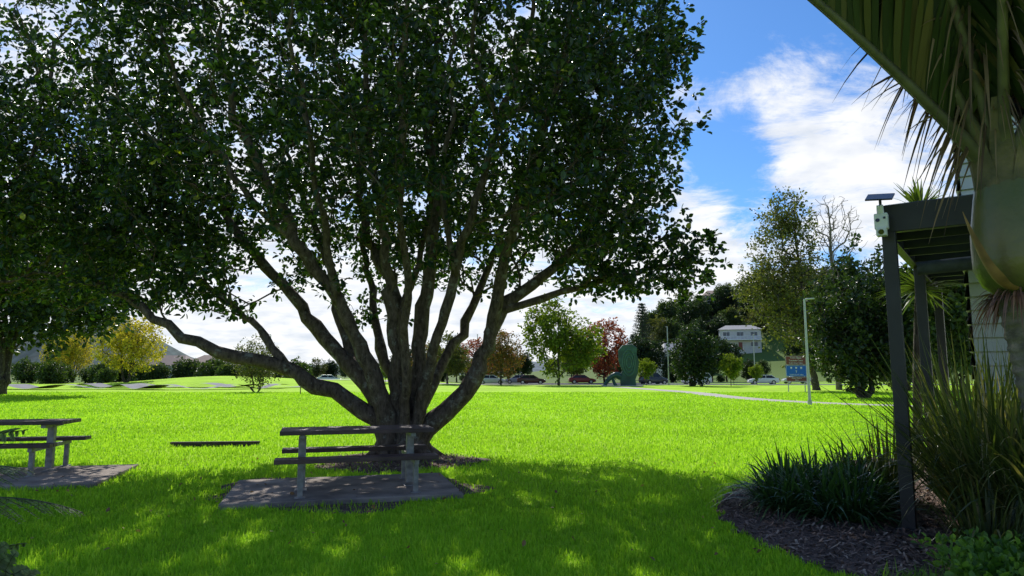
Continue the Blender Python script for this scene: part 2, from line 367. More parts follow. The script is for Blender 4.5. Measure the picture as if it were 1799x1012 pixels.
# ---- the big spreading tree
def big_tree():
    rng = np.random.default_rng(11)
    limbs = [
      ([(0, 0, -.1), (0, 0, .5), (.02, 0, 1.0)], .46, .3),
      ([(-.22, -.1, 0), (-.3, -.12, .55), (-.8, -.25, .95), (-1.6, -.4, 1.42), (-2.1, -.5, 1.68), (-3.15, -.7, 1.95), (-4.05, -.8, 2.25), (-4.7, -.8, 2.75), (-5.3, -.7, 3.1), (-6.1, -.5, 3.4)], .24, .045),
      ([(-.2, .1, 0), (-.4, .15, .8), (-1.0, .3, 1.68), (-1.7, .5, 2.3), (-2.35, .6, 3.15), (-3.15, .8, 3.9), (-3.95, .9, 4.8), (-4.3, 1.0, 5.8), (-4.6, 1.1, 7.0)], .23, .05),
      ([(-.15, -.25, 0), (-.33, -.35, 1.1), (-.7, -.6, 2.0), (-1.1, -.9, 2.9), (-1.7, -1.3, 3.9), (-2.15, -1.6, 4.8), (-2.7, -1.9, 6.1), (-3.1, -2.1, 7.6)], .21, .05),
      ([(-.05, .25, 0), (-.1, .45, 1.2), (-.28, .9, 2.7), (-.56, 1.3, 3.7), (-1.1, 1.7, 4.6), (-1.35, 2.0, 5.8), (-1.45, 2.3, 7.4), (-1.7, 2.5, 9.2)], .22, .05),
      ([(.0, -.2, 0), (-.05, -.25, 1.1), (-.1, -.4, 2.2), (-.2, -.6, 3.4), (-.35, -.9, 4.7), (-.65, -1.1, 6.4), (-.65, -1.3, 8.6)], .17, .045),
      ([(.12, .1, 0), (.25, .15, 1.1), (.28, .3, 2.5), (.45, .4, 3.9), (.55, .5, 5.5), (.35, .6, 7.0), (.55, .6, 9.0)], .22, .05),
      ([(.2, -.15, 0), (.4, -.3, 1.1), (.73, -.7, 2.2), (1.1, -1.1, 3.4), (1.45, -1.5, 4.6), (1.9, -1.8, 6.0), (2.5, -2.1, 8.0)], .15, .04),
      ([(.25, .05, 0), (.42, .05, .5), (1.15, .05, 1.15), (1.6, .1, 2.0), (1.9, .15, 2.8), (2.7, .3, 3.5), (3.5, .5, 4.3), (4.2, .7, 5.5), (4.7, .8, 7.2)], .25, .05),
      ([(1.75, .1, 2.5), (1.95, -.3, 3.6), (2.25, -.8, 4.8), (2.7, -1.2, 6.0), (3.2, -1.5, 7.8)], .15, .04),
      ([(1.9, .12, 2.85), (3.2, 0, 3.2), (4.3, -.2, 3.55), (5.2, -.3, 3.75), (5.9, -.3, 3.8)], .09, .02),
      ([(-.05, .3, 0), (-.1, .5, .9), (-.9, 1.8, 2.7), (-1.5, 3.1, 4.6), (-1.8, 4.0, 7.0)], .18, .05),
      ([(.15, .3, 0), (.3, .5, .9), (1.1, 1.9, 2.8), (1.8, 3.2, 4.8), (2.4, 3.9, 7.0)], .17, .05),
      ([(.05, -.25, 0), (.1, -.4, .9), (.25, -1.1, 2.6), (.3, -2.3, 4.5), (.4, -3.3, 6.8)], .13, .035),
      ([(-2.1, -.5, 1.7), (-2.7, -.3, 2.4), (-3.3, -.2, 2.9), (-4.4, 0, 3.7), (-5.0, .2, 4.9)], .10, .03),
      ([(-1.0, .3, 1.7), (-1.5, .9, 2.8), (-2.0, 1.6, 4.2), (-2.8, 2.2, 5.8), (-3.4, 2.5, 7.2)], .13, .04),
      ([(-1.1, -.9, 2.9), (-1.2, -1.6, 4.2), (-1.3, -2.4, 5.6), (-1.5, -3.0, 7.4)], .09, .03),
      ([(1.1, -1.1, 3.4), (.9, -1.5, 4.8), (1.1, -1.8, 6.4), (1.0, -2.0, 8.2)], .07, .03),
      ([(-.28, .9, 2.7), (.2, 1.2, 4.4), (.3, 1.5, 6.2), (.0, 1.8, 8.6)], .09, .03),
      ([(-1.7, -1.3, 3.9), (-2.7, -1.7, 4.9), (-3.5, -2.0, 6.2), (-4.0, -2.2, 7.6)], .08, .03),
      ([(-.35, -.9, 4.7), (.1, -1.6, 5.8), (.2, -2.0, 7.4), (.2, -2.2, 9.0)], .07, .03),
      ([(1.9, -1.8, 6.0), (1.5, -2.3, 7.2), (1.6, -2.6, 8.6)], .06, .03),
    ]
    A = ellipsoid_pts(6200, (0, 0, 6.9), (5.85, 5.5, 5.2), rng, .40)
    q = A.copy()
    rad = np.hypot(q[:, 0], q[:, 1])
    low = 2.6 + np.where(q[:, 0] > 0, .9, .2)
    keep = (q[:, 2] > low)
    p = np.full(len(A), .72)
    front = (q[:, 1] < 1.0) & (q[:, 2] < 8.5)
    p[front & (q[:, 0] < 2.4)] = .29
    p[(q[:, 2] < 4.4) & (rad < 4)] = .10
    p[(q[:, 0] > 3.0)] = 1.0
    p[(q[:, 0] < -3.8)] = .8
    p[(q[:, 1] > 2.0) & (q[:, 2] > 4)] = .66
    p[q[:, 2] > 9.8] = .35
    A = A[keep & (rng.random(len(A)) < p)]
    extra = np.column_stack([rng.uniform(3.6, 6.1, 80), rng.uniform(-.9, .5, 80), rng.uniform(3.2, 4.3, 80)])
    extra2 = np.column_stack([rng.uniform(-6.2, -3.5, 150), rng.uniform(-1.5, 1.2, 150), rng.uniform(2.9, 4.8, 150)])
    A = np.vstack([A, extra, extra2])
    mb, P, tips = grow(limbs, A, rng, alpha=.33, seg=.28, r0=.0062, jit=.035, minz=1.9)
    print("big tree attractors", len(A), "nodes", len(P))
    T = top("broadleaf_tree", (TX, TY, 0), "large spreading many-stemmed tree with dark glossy leaves on the lawn", "tree")
    for a in np.linspace(0, 6.28, 9)[:-1]:
        ca, sa = math.cos(a + .3), math.sin(a + .3); k = .8 + .4 * rng.random()
        mb.tube([(ca * .12, sa * .12, .75), (ca * .3, sa * .3, .35), (ca * .5 * k, sa * .5 * k, .1), (ca * .85 * k, sa * .85 * k, -.05)], [.16, .17, .13, .04], 8, False)
    part("trunk", mb.mesh("trunk", True), M_bark, T)
    C = []; O = []
    cen = np.array([0, 0, 5.2])
    for tip, st in tips:
        for q in range(st, tip + 1):
            reps = 2 if q == tip else 1
            for _ in range(reps):
                C.append(P[q] + rng.normal(0, .12, 3)); o = P[q] - cen; O.append(o / (np.linalg.norm(o) + 1e-6))
    C = np.array(C); O = np.array(O)
    V, F, R = leaves_at(C, O, 9, .11, .114, .35, rng, .25, .1, .45)
    print("leaves", len(V) // 6)
    part("crown", fast_mesh("crown", V, F, False, R), M_leaf, T)
big_tree()

# ---- generic tree templates (meshes shared by copies)
def template(seed, trunk_h, trunk_r, ells, n_attr, nper, leaf, lmat, bmat=M_bark2, wr=.38, alpha=.3, spread=.35, lean=(0, 0), shell=.45, stems=1, seg=.5, upw=.6, r0=.02, jit=.06):
    rng = np.random.default_rng(seed); limbs = []
    toph = max(c[2] + r[2] * .5 for c, r in ells)
    for s in range(stems):
        a = 6.28 * s / stems + rng.random(); sp = 0 if stems == 1 else 1
        limbs.append(([(sp * .15 * math.cos(a), sp * .15 * math.sin(a), 0), (sp * .5 * math.cos(a) + lean[0] * .3, sp * .5 * math.sin(a), trunk_h * .6), (lean[0] * .6 + sp * .9 * math.cos(a) * trunk_h / 3, lean[1] + sp * .9 * math.sin(a) * trunk_h / 3, trunk_h), (lean[0] + sp * 1.5 * math.cos(a), lean[1] + sp * 1.5 * math.sin(a), toph)], trunk_r, trunk_r * .2))
    A = np.vstack([ellipsoid_pts(int(n_attr * w), c, r, rng, shell) for (c, r), w in zip(ells, [1 / len(ells)] * len(ells))])
    mb, P, tips = grow(limbs, A, rng, alpha=alpha, seg=seg, r0=r0, jit=jit, minz=trunk_h * .5, upw=upw)
    tm = mb.mesh("trunk", True); tm.materials.append(bmat)
    cm = None
    if nper:
        cc = np.mean([c for c, r in ells], axis=0)
        C = []; O = []
        for tip, st in tips:
            for q in (tip, tip, st):
                C.append(P[q] + rng.normal(0, spread * .6, 3)); o = P[q] - cc; O.append(o / (np.linalg.norm(o) + 1e-6))
        V, F, R = leaves_at(np.array(C), np.array(O), nper, spread, leaf, wr, rng, .25, .1, .5)
        cm = fast_mesh("crown", V, F, False, R); cm.materials.append(lmat)
    return tm, cm
def place(tpl, x, y, s, label, cat="tree", name="park_tree", group=None, rot=None, z=None, sz=None):
    zz = float(gh(x, y)) if z is None else z
    sc = (s, s, s if sz is None else sz)
    T = top(name, (x, y, zz - .05), label, cat, group, rot=random.random() * 6.28 if rot is None else rot, scale=sc)
    part("trunk", tpl[0], None, T)
    if tpl[1]: part("crown", tpl[1], None, T)
    return T

T_left = template(21, 2.6, .22, [((0, 0, 7.4), (5.3, 4.8, 4.6)), ((2.2, -.5, 5.6), (3.6, 3.4, 2.6))], 1500, 8, .12, M_leaf, M_bark, wr=.36, spread=.17, stems=4, seg=.35, r0=.008, jit=.04, shell=.42)
place(T_left, -12.2, 14.8, 1.0, "leafy dark green tree with many stems beside the picnic area", name="broadleaf_tree", rot=.1)
T_far_left = template(22, 2.0, .45, [((0, 0, 10), (8, 7, 7)), ((5, -1, 8), (4.5, 4, 4)), ((-3, 0, 8), (6, 6, 5))], 520, 12, .42, M_leaf_dark, M_bark2, spread=.8, stems=4, seg=.7, r0=.02)
place(T_far_left, -39.5, 53, 1.0, "old dark evergreen tree with several thick trunks on the lawn", name="evergreen_tree", rot=.1)

T_round = template(31, 2.2, .22, [((0, 0, 5.2), (3.2, 3.2, 3.6))], 170, 11, .34, M_leaf_mid, spread=.45)
T_round2 = template(32, 1.8, .26, [((-1, 0, 5), (2.8, 3, 3)), ((1.6, .5, 6.2), (2.5, 2.6, 2.8))], 190, 11, .34, M_leaf_dark, spread=.45)
T_bush = template(33, .5, .1, [((0, 0, 1.7), (1.9, 1.9, 1.6))], 110, 10, .26, M_leaf_mid, spread=.35, stems=3)
T_olive = template(34, 2.2, .22, [((0, 0, 5.4), (3.4, 3.2, 3.4)), ((1.5, 0, 4), (2.5, 2.4, 2))], 170, 10, .32, M_leaf_olive, spread=.45)
T_yellow = template(35, 1.3, .2, [((0, 0, 4.9), (4.4, 4.2, 3.5))], 340, 7, .26, M_leaf_yellow, spread=.4, stems=3, shell=.5, r0=.018)
T_lime = template(36, 1.8, .16, [((0, 0, 5.6), (4.0, 4, 4.6)), ((-1.5, 0, 7.5), (3, 3, 3.5)), ((3, 0, 5), (3, 3, 3))], 300, 10, .32, M_leaf_lime, spread=.5)
T_red = template(37, 2., .2, [((0, 0, 5.5), (3.6, 3.4, 4.2))], 230, 7, .28, M_leaf_red, spread=.45)
T_rust = template(38, 1.8, .2, [((0, 0, 5.0), (4.0, 3.6, 3.8))], 240, 7, .28, M_leaf_rust, spread=.45)
T_small = template(39, 1.4, .06, [((0, 0, 2.8), (1.3, 1.3, 1.5))], 90, 9, .2, M_leaf_lime, spread=.25, r0=.01, seg=.3, jit=.02)
T_tall = template(40, 4., .38, [((-1.5, 0, 7), (3.4, 3.2, 5)), ((-2.2, 0, 11.5), (3.8, 3.4, 4.5)), ((-4, 0, 9), (3, 3, 3.5)), ((-2, 0, 15.5), (2.8, 2.6, 3.4))], 640, 6, .24, M_leaf_olive, spread=.5, shell=.65, r0=.018, alpha=.25, lean=(-1.2, 0))
T_bare = template(41, 6., .3, [((0, 0, 13), (3.4, 3.2, 5)), ((1.2, 0, 15), (2.4, 2.4, 3))], 380, 0, .2, None, barkmat("bark_pale", (.11, .09, .07), (.24, .2, .17)), r0=.018, shell=.6, alpha=.3)
T_magn = template(42, 1.2, .25, [((0, 0, 5.6), (3.5, 3.3, 4.6)), ((0, 0, 3.4), (3.2, 3.2, 2.4))], 420, 13, .26, M_leaf_dark, spread=.4, stems=3)
T_bushy_dark = template(43, .8, .2, [((0, 0, 4.2), (3.1, 3.1, 3.8))], 260, 12, .3, M_leaf_dark, spread=.42, stems=3)
T_sparse = template(44, .8, .08, [((0, 0, 2.6), (2.0, 1.8, 2.2))], 260, 5, .14, M_leaf_olive, spread=.3, stems=4, r0=.01, seg=.3, jit=.04)

place(T_yellow, -51.5, 92, 1.05, "round yellow autumn tree standing on the lawn", name="yellow_tree", rot=1, z=.5)
place(T_sparse, -22.6, 61, 1.02, "thin wispy young tree on the lawn", name="young_tree")
place(T_lime, 6.6, 97, 1.12, "tall bright green deciduous tree beside the road", name="deciduous_tree", rot=0)
place(T_rust, -1.6, 99, .9, "green tree turning rust red in autumn", name="autumn_tree")
place(T_red, 15.0, 112, 1.12, "red autumn maple tree beside the road", name="red_maple_tree", group="red autumn trees")
place(T_red, -5.6, 112, .8, "small red autumn tree by the road", name="red_maple_tree", group="red autumn trees")
place(T_olive, 11.5, 122, 1.1, "olive green tree across the road", name="park_tree")
place(T_rust, -14, 116, .75, "broad rusty green tree beyond the lawn", name="autumn_tree")
place(T_olive, -9.5, 101, .85, "flat topped olive green tree beyond the lawn", name="park_tree")
place(T_bushy_dark, 24.2, 92, 1.0, "dense round dark evergreen tree by the road", name="evergreen_tree")
for x, y, s in [(28.6, 90, 1.0), (32.5, 101, .75), (19.3, 99, .9), (21, 121, 1.1), (35.2, 99, .7), (-18, 98, .6)]:
    place(T_small, x, y, s, "small young street tree with pale green leaves", name="street_tree", group="young street trees")
place(T_tall, 30.0, 68, 1.07, "tall olive green tree with thinning crown", name="tall_tree", rot=0)
place(T_bare, 33.2, 70, 1.15, "tall leafless tree with fine pale twigs", name="bare_tree", rot=.8)
place(T_magn, 23.2, 45.5, 1.0, "dense dark green magnolia tree on the grass", name="magnolia_tree", rot=.5)
place(T_round, 27.5, 42, 1.05, "green tree behind the building", name="park_tree")
place(T_round2, 35, 62, 1.2, "dark green tree behind the lawn", name="park_tree")
place(T_bushy_dark, 39, 68, 1.1, "dark green tree behind the lawn", name="park_tree")

# background belts
rb = random.Random(3)
bank = [T_round, T_round2, T_olive, T_bushy_dark, T_bush, T_olive]
G = "background trees behind the park"
def belt(n, x0, x1, y0, y1, smin, smax, tpls, group, skip=None):
    for k in range(n):
        x = x0 + (x1 - x0) * (k + rb.random()) / n; y = rb.uniform(y0, y1)
        t = rb.choice(tpls); s = rb.uniform(smin, smax)
        if skip and skip[0] < x < skip[1]: continue
        nm = {id(T_bush): "bush", id(T_olive): "olive_tree"}.get(id(t), "background_tree")
        lab = {"bush": "rounded green bush at the edge of the park", "olive_tree": "olive green tree at the edge of the park", "background_tree": "dark green leafy tree at the edge of the park"}[nm]
        place(t, x, y, s, lab, "bush" if nm == "bush" else "tree", nm, group, rot=rb.random() * 6.28)
belt(20, -84, -36, 112, 124, .7, 1.3, [T_bush, T_bush, T_bush, T_bush], "shrubs along the park edge")
belt(16, -90, -8, 138, 150, .35, .65, [T_round, T_olive, T_bushy_dark, T_bush], G)
belt(24, -125, 40, 175, 200, .42, .68, bank, G)
belt(14, -22, 45, 124, 138, .6, .95, [T_round, T_round2, T_olive, T_bushy_dark], G)
belt(22, 28, 130, 126, 142, .35, .6, [T_round, T_round2, T_bush, T_bushy_dark, T_olive], G)
belt(22, 34, 140, 160, 180, .55, .9, [T_round, T_round2, T_olive, T_bushy_dark], "trees on the hillside", (52, 67))
belt(28, 38, 150, 198, 214, .9, 1.4, [T_round2, T_bushy_dark, T_round, T_olive], "trees on the hillside")
belt(26, 46, 160, 218, 234, 1.1, 1.6, [T_round2, T_bushy_dark, T_round], "trees on the hillside")
belt(24, 50, 180, 240, 262, 1.2, 1.7, [T_round2, T_bushy_dark, T_olive], "trees on the hillside")
place(T_yellow, -83, 130, .8, "yellow poplar beyond the shrubs", name="yellow_tree", sz=1.2)
place(T_yellow, -88, 133, .7, "yellow poplar beyond the shrubs", name="yellow_tree", sz=1.1)

def norfolk(x, y, s, label):
    rng = np.random.default_rng(3); mb = MB(); H = 18
    mb.tube([(0, 0, 0), (0, 0, H * .5), (0, 0, H)], [.35, .2, .03], 8)
    T = top("norfolk_pine", (x, y, float(gh(x, y))), label, "tree", scale=s)
    C = []
    for z in np.linspace(3, H - .4, 20):
        R = 4.4 * (1 - (z - 2) / (H - 1)) ** .9 + .3
        for a in np.linspace(0, 6.28, 7)[:-1] + rng.random():
            p = np.array([[math.cos(a) * R * t, math.sin(a) * R * t, z + .35 * R * t * t * .5] for t in np.linspace(0, 1, 8)])
            mb.tube(p, np.linspace(.06, .02, 8), 4, False); C.append(p[1:])
    C = np.concatenate(C)
    part("trunk", mb.mesh("trunk", True), M_bark2, T)
    V, F, R = leaves_at(C, np.tile([[0, 0, 1.]], (len(C), 1)), 5, .2, .4, .18, rng)
    part("crown", fast_mesh("crown", V, F, False, R), M_conifer, T)
norfolk(34.0, 178, 1.0, "tall dark norfolk pine with tiered branches")
norfolk(26.5, 150, .55, "smaller dark conifer beside the houses")

def ridge(name, cx, cy, w, h, label, col=(.05, .085, .08)):
    n = 160; t = np.linspace(-1, 1, n); rg = np.random.default_rng(4); prof = h * (np.cos(t * np.pi / 2) ** 1.3) * (1 + .12 * np.sin(t * 9) + .06 * np.sin(t * 23 + 1) + .025 * rg.normal(size=n)); rows = []
    for k, (f, dy) in enumerate([(0, -260), (.5, -130), (1, 0), (.5, 150), (0, 300)]):
        rows.append(np.column_stack([cx + t * w, np.full(n, cy + dy), prof * f - 2]))
    V = np.concatenate(rows); i = np.arange(4)[:, None] * n; j = np.arange(n - 1)[None]
    F = np.stack([i + j, i + j + 1, i + n + j + 1, i + n + j], -1).reshape(-1, 4)
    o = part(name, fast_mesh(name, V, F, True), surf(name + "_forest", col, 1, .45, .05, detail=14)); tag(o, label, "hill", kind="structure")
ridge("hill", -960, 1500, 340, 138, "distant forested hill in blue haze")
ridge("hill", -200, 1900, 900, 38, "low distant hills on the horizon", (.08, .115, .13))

# ------------------------------------------------------------------ picnic tables
M_timber = surf("stained_timber", (.085, .048, .042), .55, .4, 3, .4, 60)
M_galv = surf("galvanised_steel", (.27, .26, .25), .55, .3, 14, metal=.4)
def picnic(x, y, rot, label):
    T = top("picnic_table", (x, y, .07), label, "picnic table", "picnic tables on concrete slabs", rot=rot)
    L_ = 2.0
    mb = MB()
    for k in range(5): mb.box((0, -.30 + k * .15, .77), (L_, .138, .055))
    part("table_top", mb.mesh("table_top"), M_timber, T, .006)
    for sgn in (-1, 1):
        mb = MB()
        for k in (-.07, .07): mb.box((.02 * sgn, sgn * .62 + k, .455), (L_ + .04, .132, .055))
        part("bench_seat", mb.mesh("bench_seat"), M_timber, T, .006)
    for sx in (-.72, .72):
        mb = MB()
        mb.box((sx, 0, .37), (.10, .10, .66)); mb.box((sx, 0, .715), (.07, .66, .05))
        mb.box((sx, 0, .395), (.06, 1.44, .06)); mb.box((sx, 0, .007), (.16, .2, .014))
        part("frame", mb.mesh("frame"), M_galv, T, .004)
        for sgn in (-1, 1):
            mb = MB(); mb.box((sx, sgn * .62, .183), (.065, .065, .362)); mb.box((sx, sgn * .62, .006), (.13, .13, .012))
            part("leg", mb.mesh("leg"), M_galv, T, .004)
picnic(-2.12, 9.55, math.radians(16), "dark timber picnic table with grey steel frame under the tree")
picnic(-8.08, 11.0, math.radians(12), "dark timber picnic table partly behind fern fronds")

mb = MB()
mb.box((-6.6, 15.5, .05), (1.9, .12, .12), Euler((0, 0, .1)))
o = part("timber_edging", mb.mesh("timber_edging"), surf("old_timber", (.07, .05, .04), .9, .4, 8, .4), bevel=.01); tag(o, "low dark timber edging board lying in the grass", "timber edging")

# ------------------------------------------------------------------ pergola + building
M_black = surf("black_steel", (.018, .018, .02), .45, .3, 5, .05, 50)
ua = math.radians(-36)
T = top("pergola", (4.10, 7.29, 0), "black steel pergola attached to the weatherboard building", "pergola", rot=ua)
for lx, ly in [(0, 0), (0, 2.98), (0, 6.0)]:
    mb = MB(); mb.box((lx, ly, 1.55), (.13, .13, 3.14)); mb.box((lx, ly, .015), (.24, .24, .03)); part("post", mb.mesh("post"), M_black, T, .006)
mb = MB(); mb.box((1.35, 0, 3.27), (2.9, .10, .30)); part("beam", mb.mesh("beam"), M_black, T, .006)
mb = MB(); mb.box((-.05, 3.1, 3.27), (.10, 6.08, .30)); part("beam", mb.mesh("beam"), M_black, T, .006)
mb = MB()
for k in range(1, 10): mb.box((1.4, k * .62, 3.2), (2.79, .05, .14))
part("rafter", mb.mesh("rafter"), M_black, T, .004)
mb = MB(); mb.tube([(.1, 1.6, 2.92), (2.7, 1.6, 3.0)], .085, 14); part("rolled_awning", mb.mesh("rolled_awning", True), surf("awning_cloth", (.05, .06, .09), .7, .3, 10), T)
m, nt, N, L, bs = new_mat("tinted_sheet"); bs.inputs['Base Color'].default_value = (.25, .3, .33, 1)
trn = N.new('ShaderNodeBsdfTransparent'); trn.inputs[0].default_value = (.7, .75, .78, 1); ms = N.new('ShaderNodeMixShader'); ms.inputs[0].default_value = .65
L.new(bs.outputs[0], ms.inputs[1]); L.new(trn.outputs[0], ms.inputs[2]); L.new(ms.outputs[0], N['Material Output'].inputs['Surface'])
mb = MB(); mb.box((1.4, 3.1, 3.44), (2.86, 6.1, .012)); part("roof_panel", mb.mesh("roof_panel"), m, T)

M_white = surf("white_plastic", (.75, .75, .73), .4, .06, 6)
M_lens = surf("dark_glass", (.01, .01, .012), .1, .1, 4)
T = top("security_camera", (3.96, 7.17, 3.2), "white security camera with small solar panel on the pergola corner", "security camera", rot=ua)
mb = MB(); mb.box((0, 0, .02), (.13, .10, .17)); mb.tube([(0, -.02, .1), (0, -.05, .19)], .035, 10); mb.box((0, -.03, -.1), (.10, .09, .09)); part("camera_body", mb.mesh("camera_body"), M_white, T, .015)
mb = MB(); mb.tube([(-.0, -.045, -.1), (-.0, -.082, -.105)], .028, 14); mb.tube([(-.03, -.05, .03), (-.03, -.058, .03)], .02, 12); mb.tube([(.035, -.05, .05), (.035, -.058, .05)], .013, 12); part("lens", mb.mesh("lens"), M_lens, T)
mb = MB(); mb.tube([(0, 0, .1), (0, 0, .28)], .014, 8); part("bracket", mb.mesh("bracket"), M_black, T)
mb = MB(); mb.box((0, 0, .29), (.26, .2, .018), Euler((.5, .1, 0))); part("solar_panel", mb.mesh("solar_panel"), surf("solar_cell", (.015, .018, .03), .25, .2, 20), T, .003)

def weatherboard(mb, p0, p1, z0, z1, out, pitch=.2):
    p0 = np.array(p0); p1 = np.array(p1); out = np.array(out); z = z0; gp = .022
    while z < z1 - .01:
        zt = min(z + pitch, z1)
        a = [*(p0 + out * .07), z + gp]; b_ = [*(p1 + out * .07), z + gp]; c = [*(p1 + out * .04), zt]; d = [*(p0 + out * .04), zt]
        a2 = [*(p0), z + gp]; b2 = [*(p1), z + gp]; c2 = [*p1, zt]; d2 = [*p0, zt]
        mb.add([a, b_, c, d], [[0, 1, 2, 3]]); mb.add([a2, b2, b_, a], [[0, 1, 2, 3]]); mb.add([d, c, c2, d2], [[0, 1, 2, 3]]); mb.add([a, d, d2, a2], [[0, 1, 2, 3]]); z = zt
T = top("weatherboard_building", (6.72, 9.95, 0), "pale grey weatherboard building behind the palm", "building", rot=ua)
M_wb = surf("painted_weatherboard", (.48, .49, .50), .6, .07, 2, .1, 80)
mb = MB()
weatherboard(mb, (0, 0), (7, 0), .3, 5.75, (0, -1)); weatherboard(mb, (0, 7), (0, 0), .3, 5.75, (-1, 0))
weatherboard(mb, (7, 7), (0, 7), .3, 5.75, (0, 1)); weatherboard(mb, (7, 0), (7, 7), .3, 5.75, (1, 0))
mb.box((3.5, 3.5, 2.95), (6.99, 6.99, 5.85))
part("wall", mb.mesh("wall"), M_wb, T)
mb = MB(); mb.box((3.5, 3.5, .15), (7.04, 7.04, .3)); part("foundation", mb.mesh("foundation"), M_slab, T)
mb = MB()
mb.add([(-.15, -.25, 5.88), (7.15, -.25, 5.88), (7.15, 7.25, 5.88), (-.15, 7.25, 5.88), (-.15, 3.5, 7.6), (7.15, 3.5, 7.6)], [[0, 1, 5, 4], [2, 3, 4, 5], [0, 3, 2, 1]]); mb.add([(-.15, -.25, 5.88), (-.15, 7.25, 5.88), (-.15, 3.5, 7.6)], [[0, 2, 1]]); mb.add([(7.15, -.25, 5.88), (7.15, 7.25, 5.88), (7.15, 3.5, 7.6)], [[0, 1, 2]])
part("roof", mb.mesh("roof"), surf("roof_iron", (.12, .12, .13), .5, .1, 3), T)
wmb = MB(); wmb.box((4.6, -.09, 2.0), (1.3, .05, 1.2)); wn = part("window", wmb.mesh("window"), M_lens, T)
wmb = MB()
for c, s_ in [((4.6, -.11, 2.64), (1.46, .06, .08)), ((4.6, -.11, 1.36), (1.46, .06, .08)), ((3.91, -.11, 2.0), (.08, .06, 1.2)), ((5.29, -.11, 2.0), (.08, .06, 1.2))]: wmb.box(c, s_)
part("frame", wmb.mesh("frame"), M_white, wn)

# ------------------------------------------------------------------ nikau palm
def strip_leaves(B, D, up, Ls, W, droop, nseg=5, profile=None):
    n = len(B); t = np.linspace(0, 1, nseg + 1)
    if profile is None: profile = np.interp(t, [0, .15, .6, 1], [.55, 1, .85, .06])
    S = np.cross(D, up); S /= np.linalg.norm(S, axis=1, keepdims=True) + 1e-9
    C = B[:, None] + D[:, None] * (Ls[:, None, None] * t[None, :, None])
    C[:, :, 2] -= (droop * Ls)[:, None] * t[None] ** 2.2
    A1 = C + S[:, None] * (W[:, None, None] * profile[None, :, None]); A2 = C - S[:, None] * (W[:, None, None] * profile[None, :, None])
    V = np.stack([A1, A2], 2).reshape(n, -1, 3); m = (nseg + 1) * 2
    k = np.arange(n)[:, None, None] * m; q = np.arange(nseg)[None, :, None] * 2
    F = (k + q + np.array([0, 1, 3, 2])[None, None]).reshape(-1, 4)
    return V.reshape(-1, 3), F, m
M_frond = leafmat("palm_leaflet", [(0, (.012, .022, .008)), (.7, (.035, .055, .015)), (1, (.13, .10, .04))], .2, (1.5, 1.7, .4), .5, .3)
M_rachis = surf("palm_rachis", (.09, .085, .04), .6, .35, 8)
M_dead = leafmat("dead_palm", [(0, (.07, .04, .025)), (1, (.26, .17, .11))], .2, (1, 1, 1), .8)
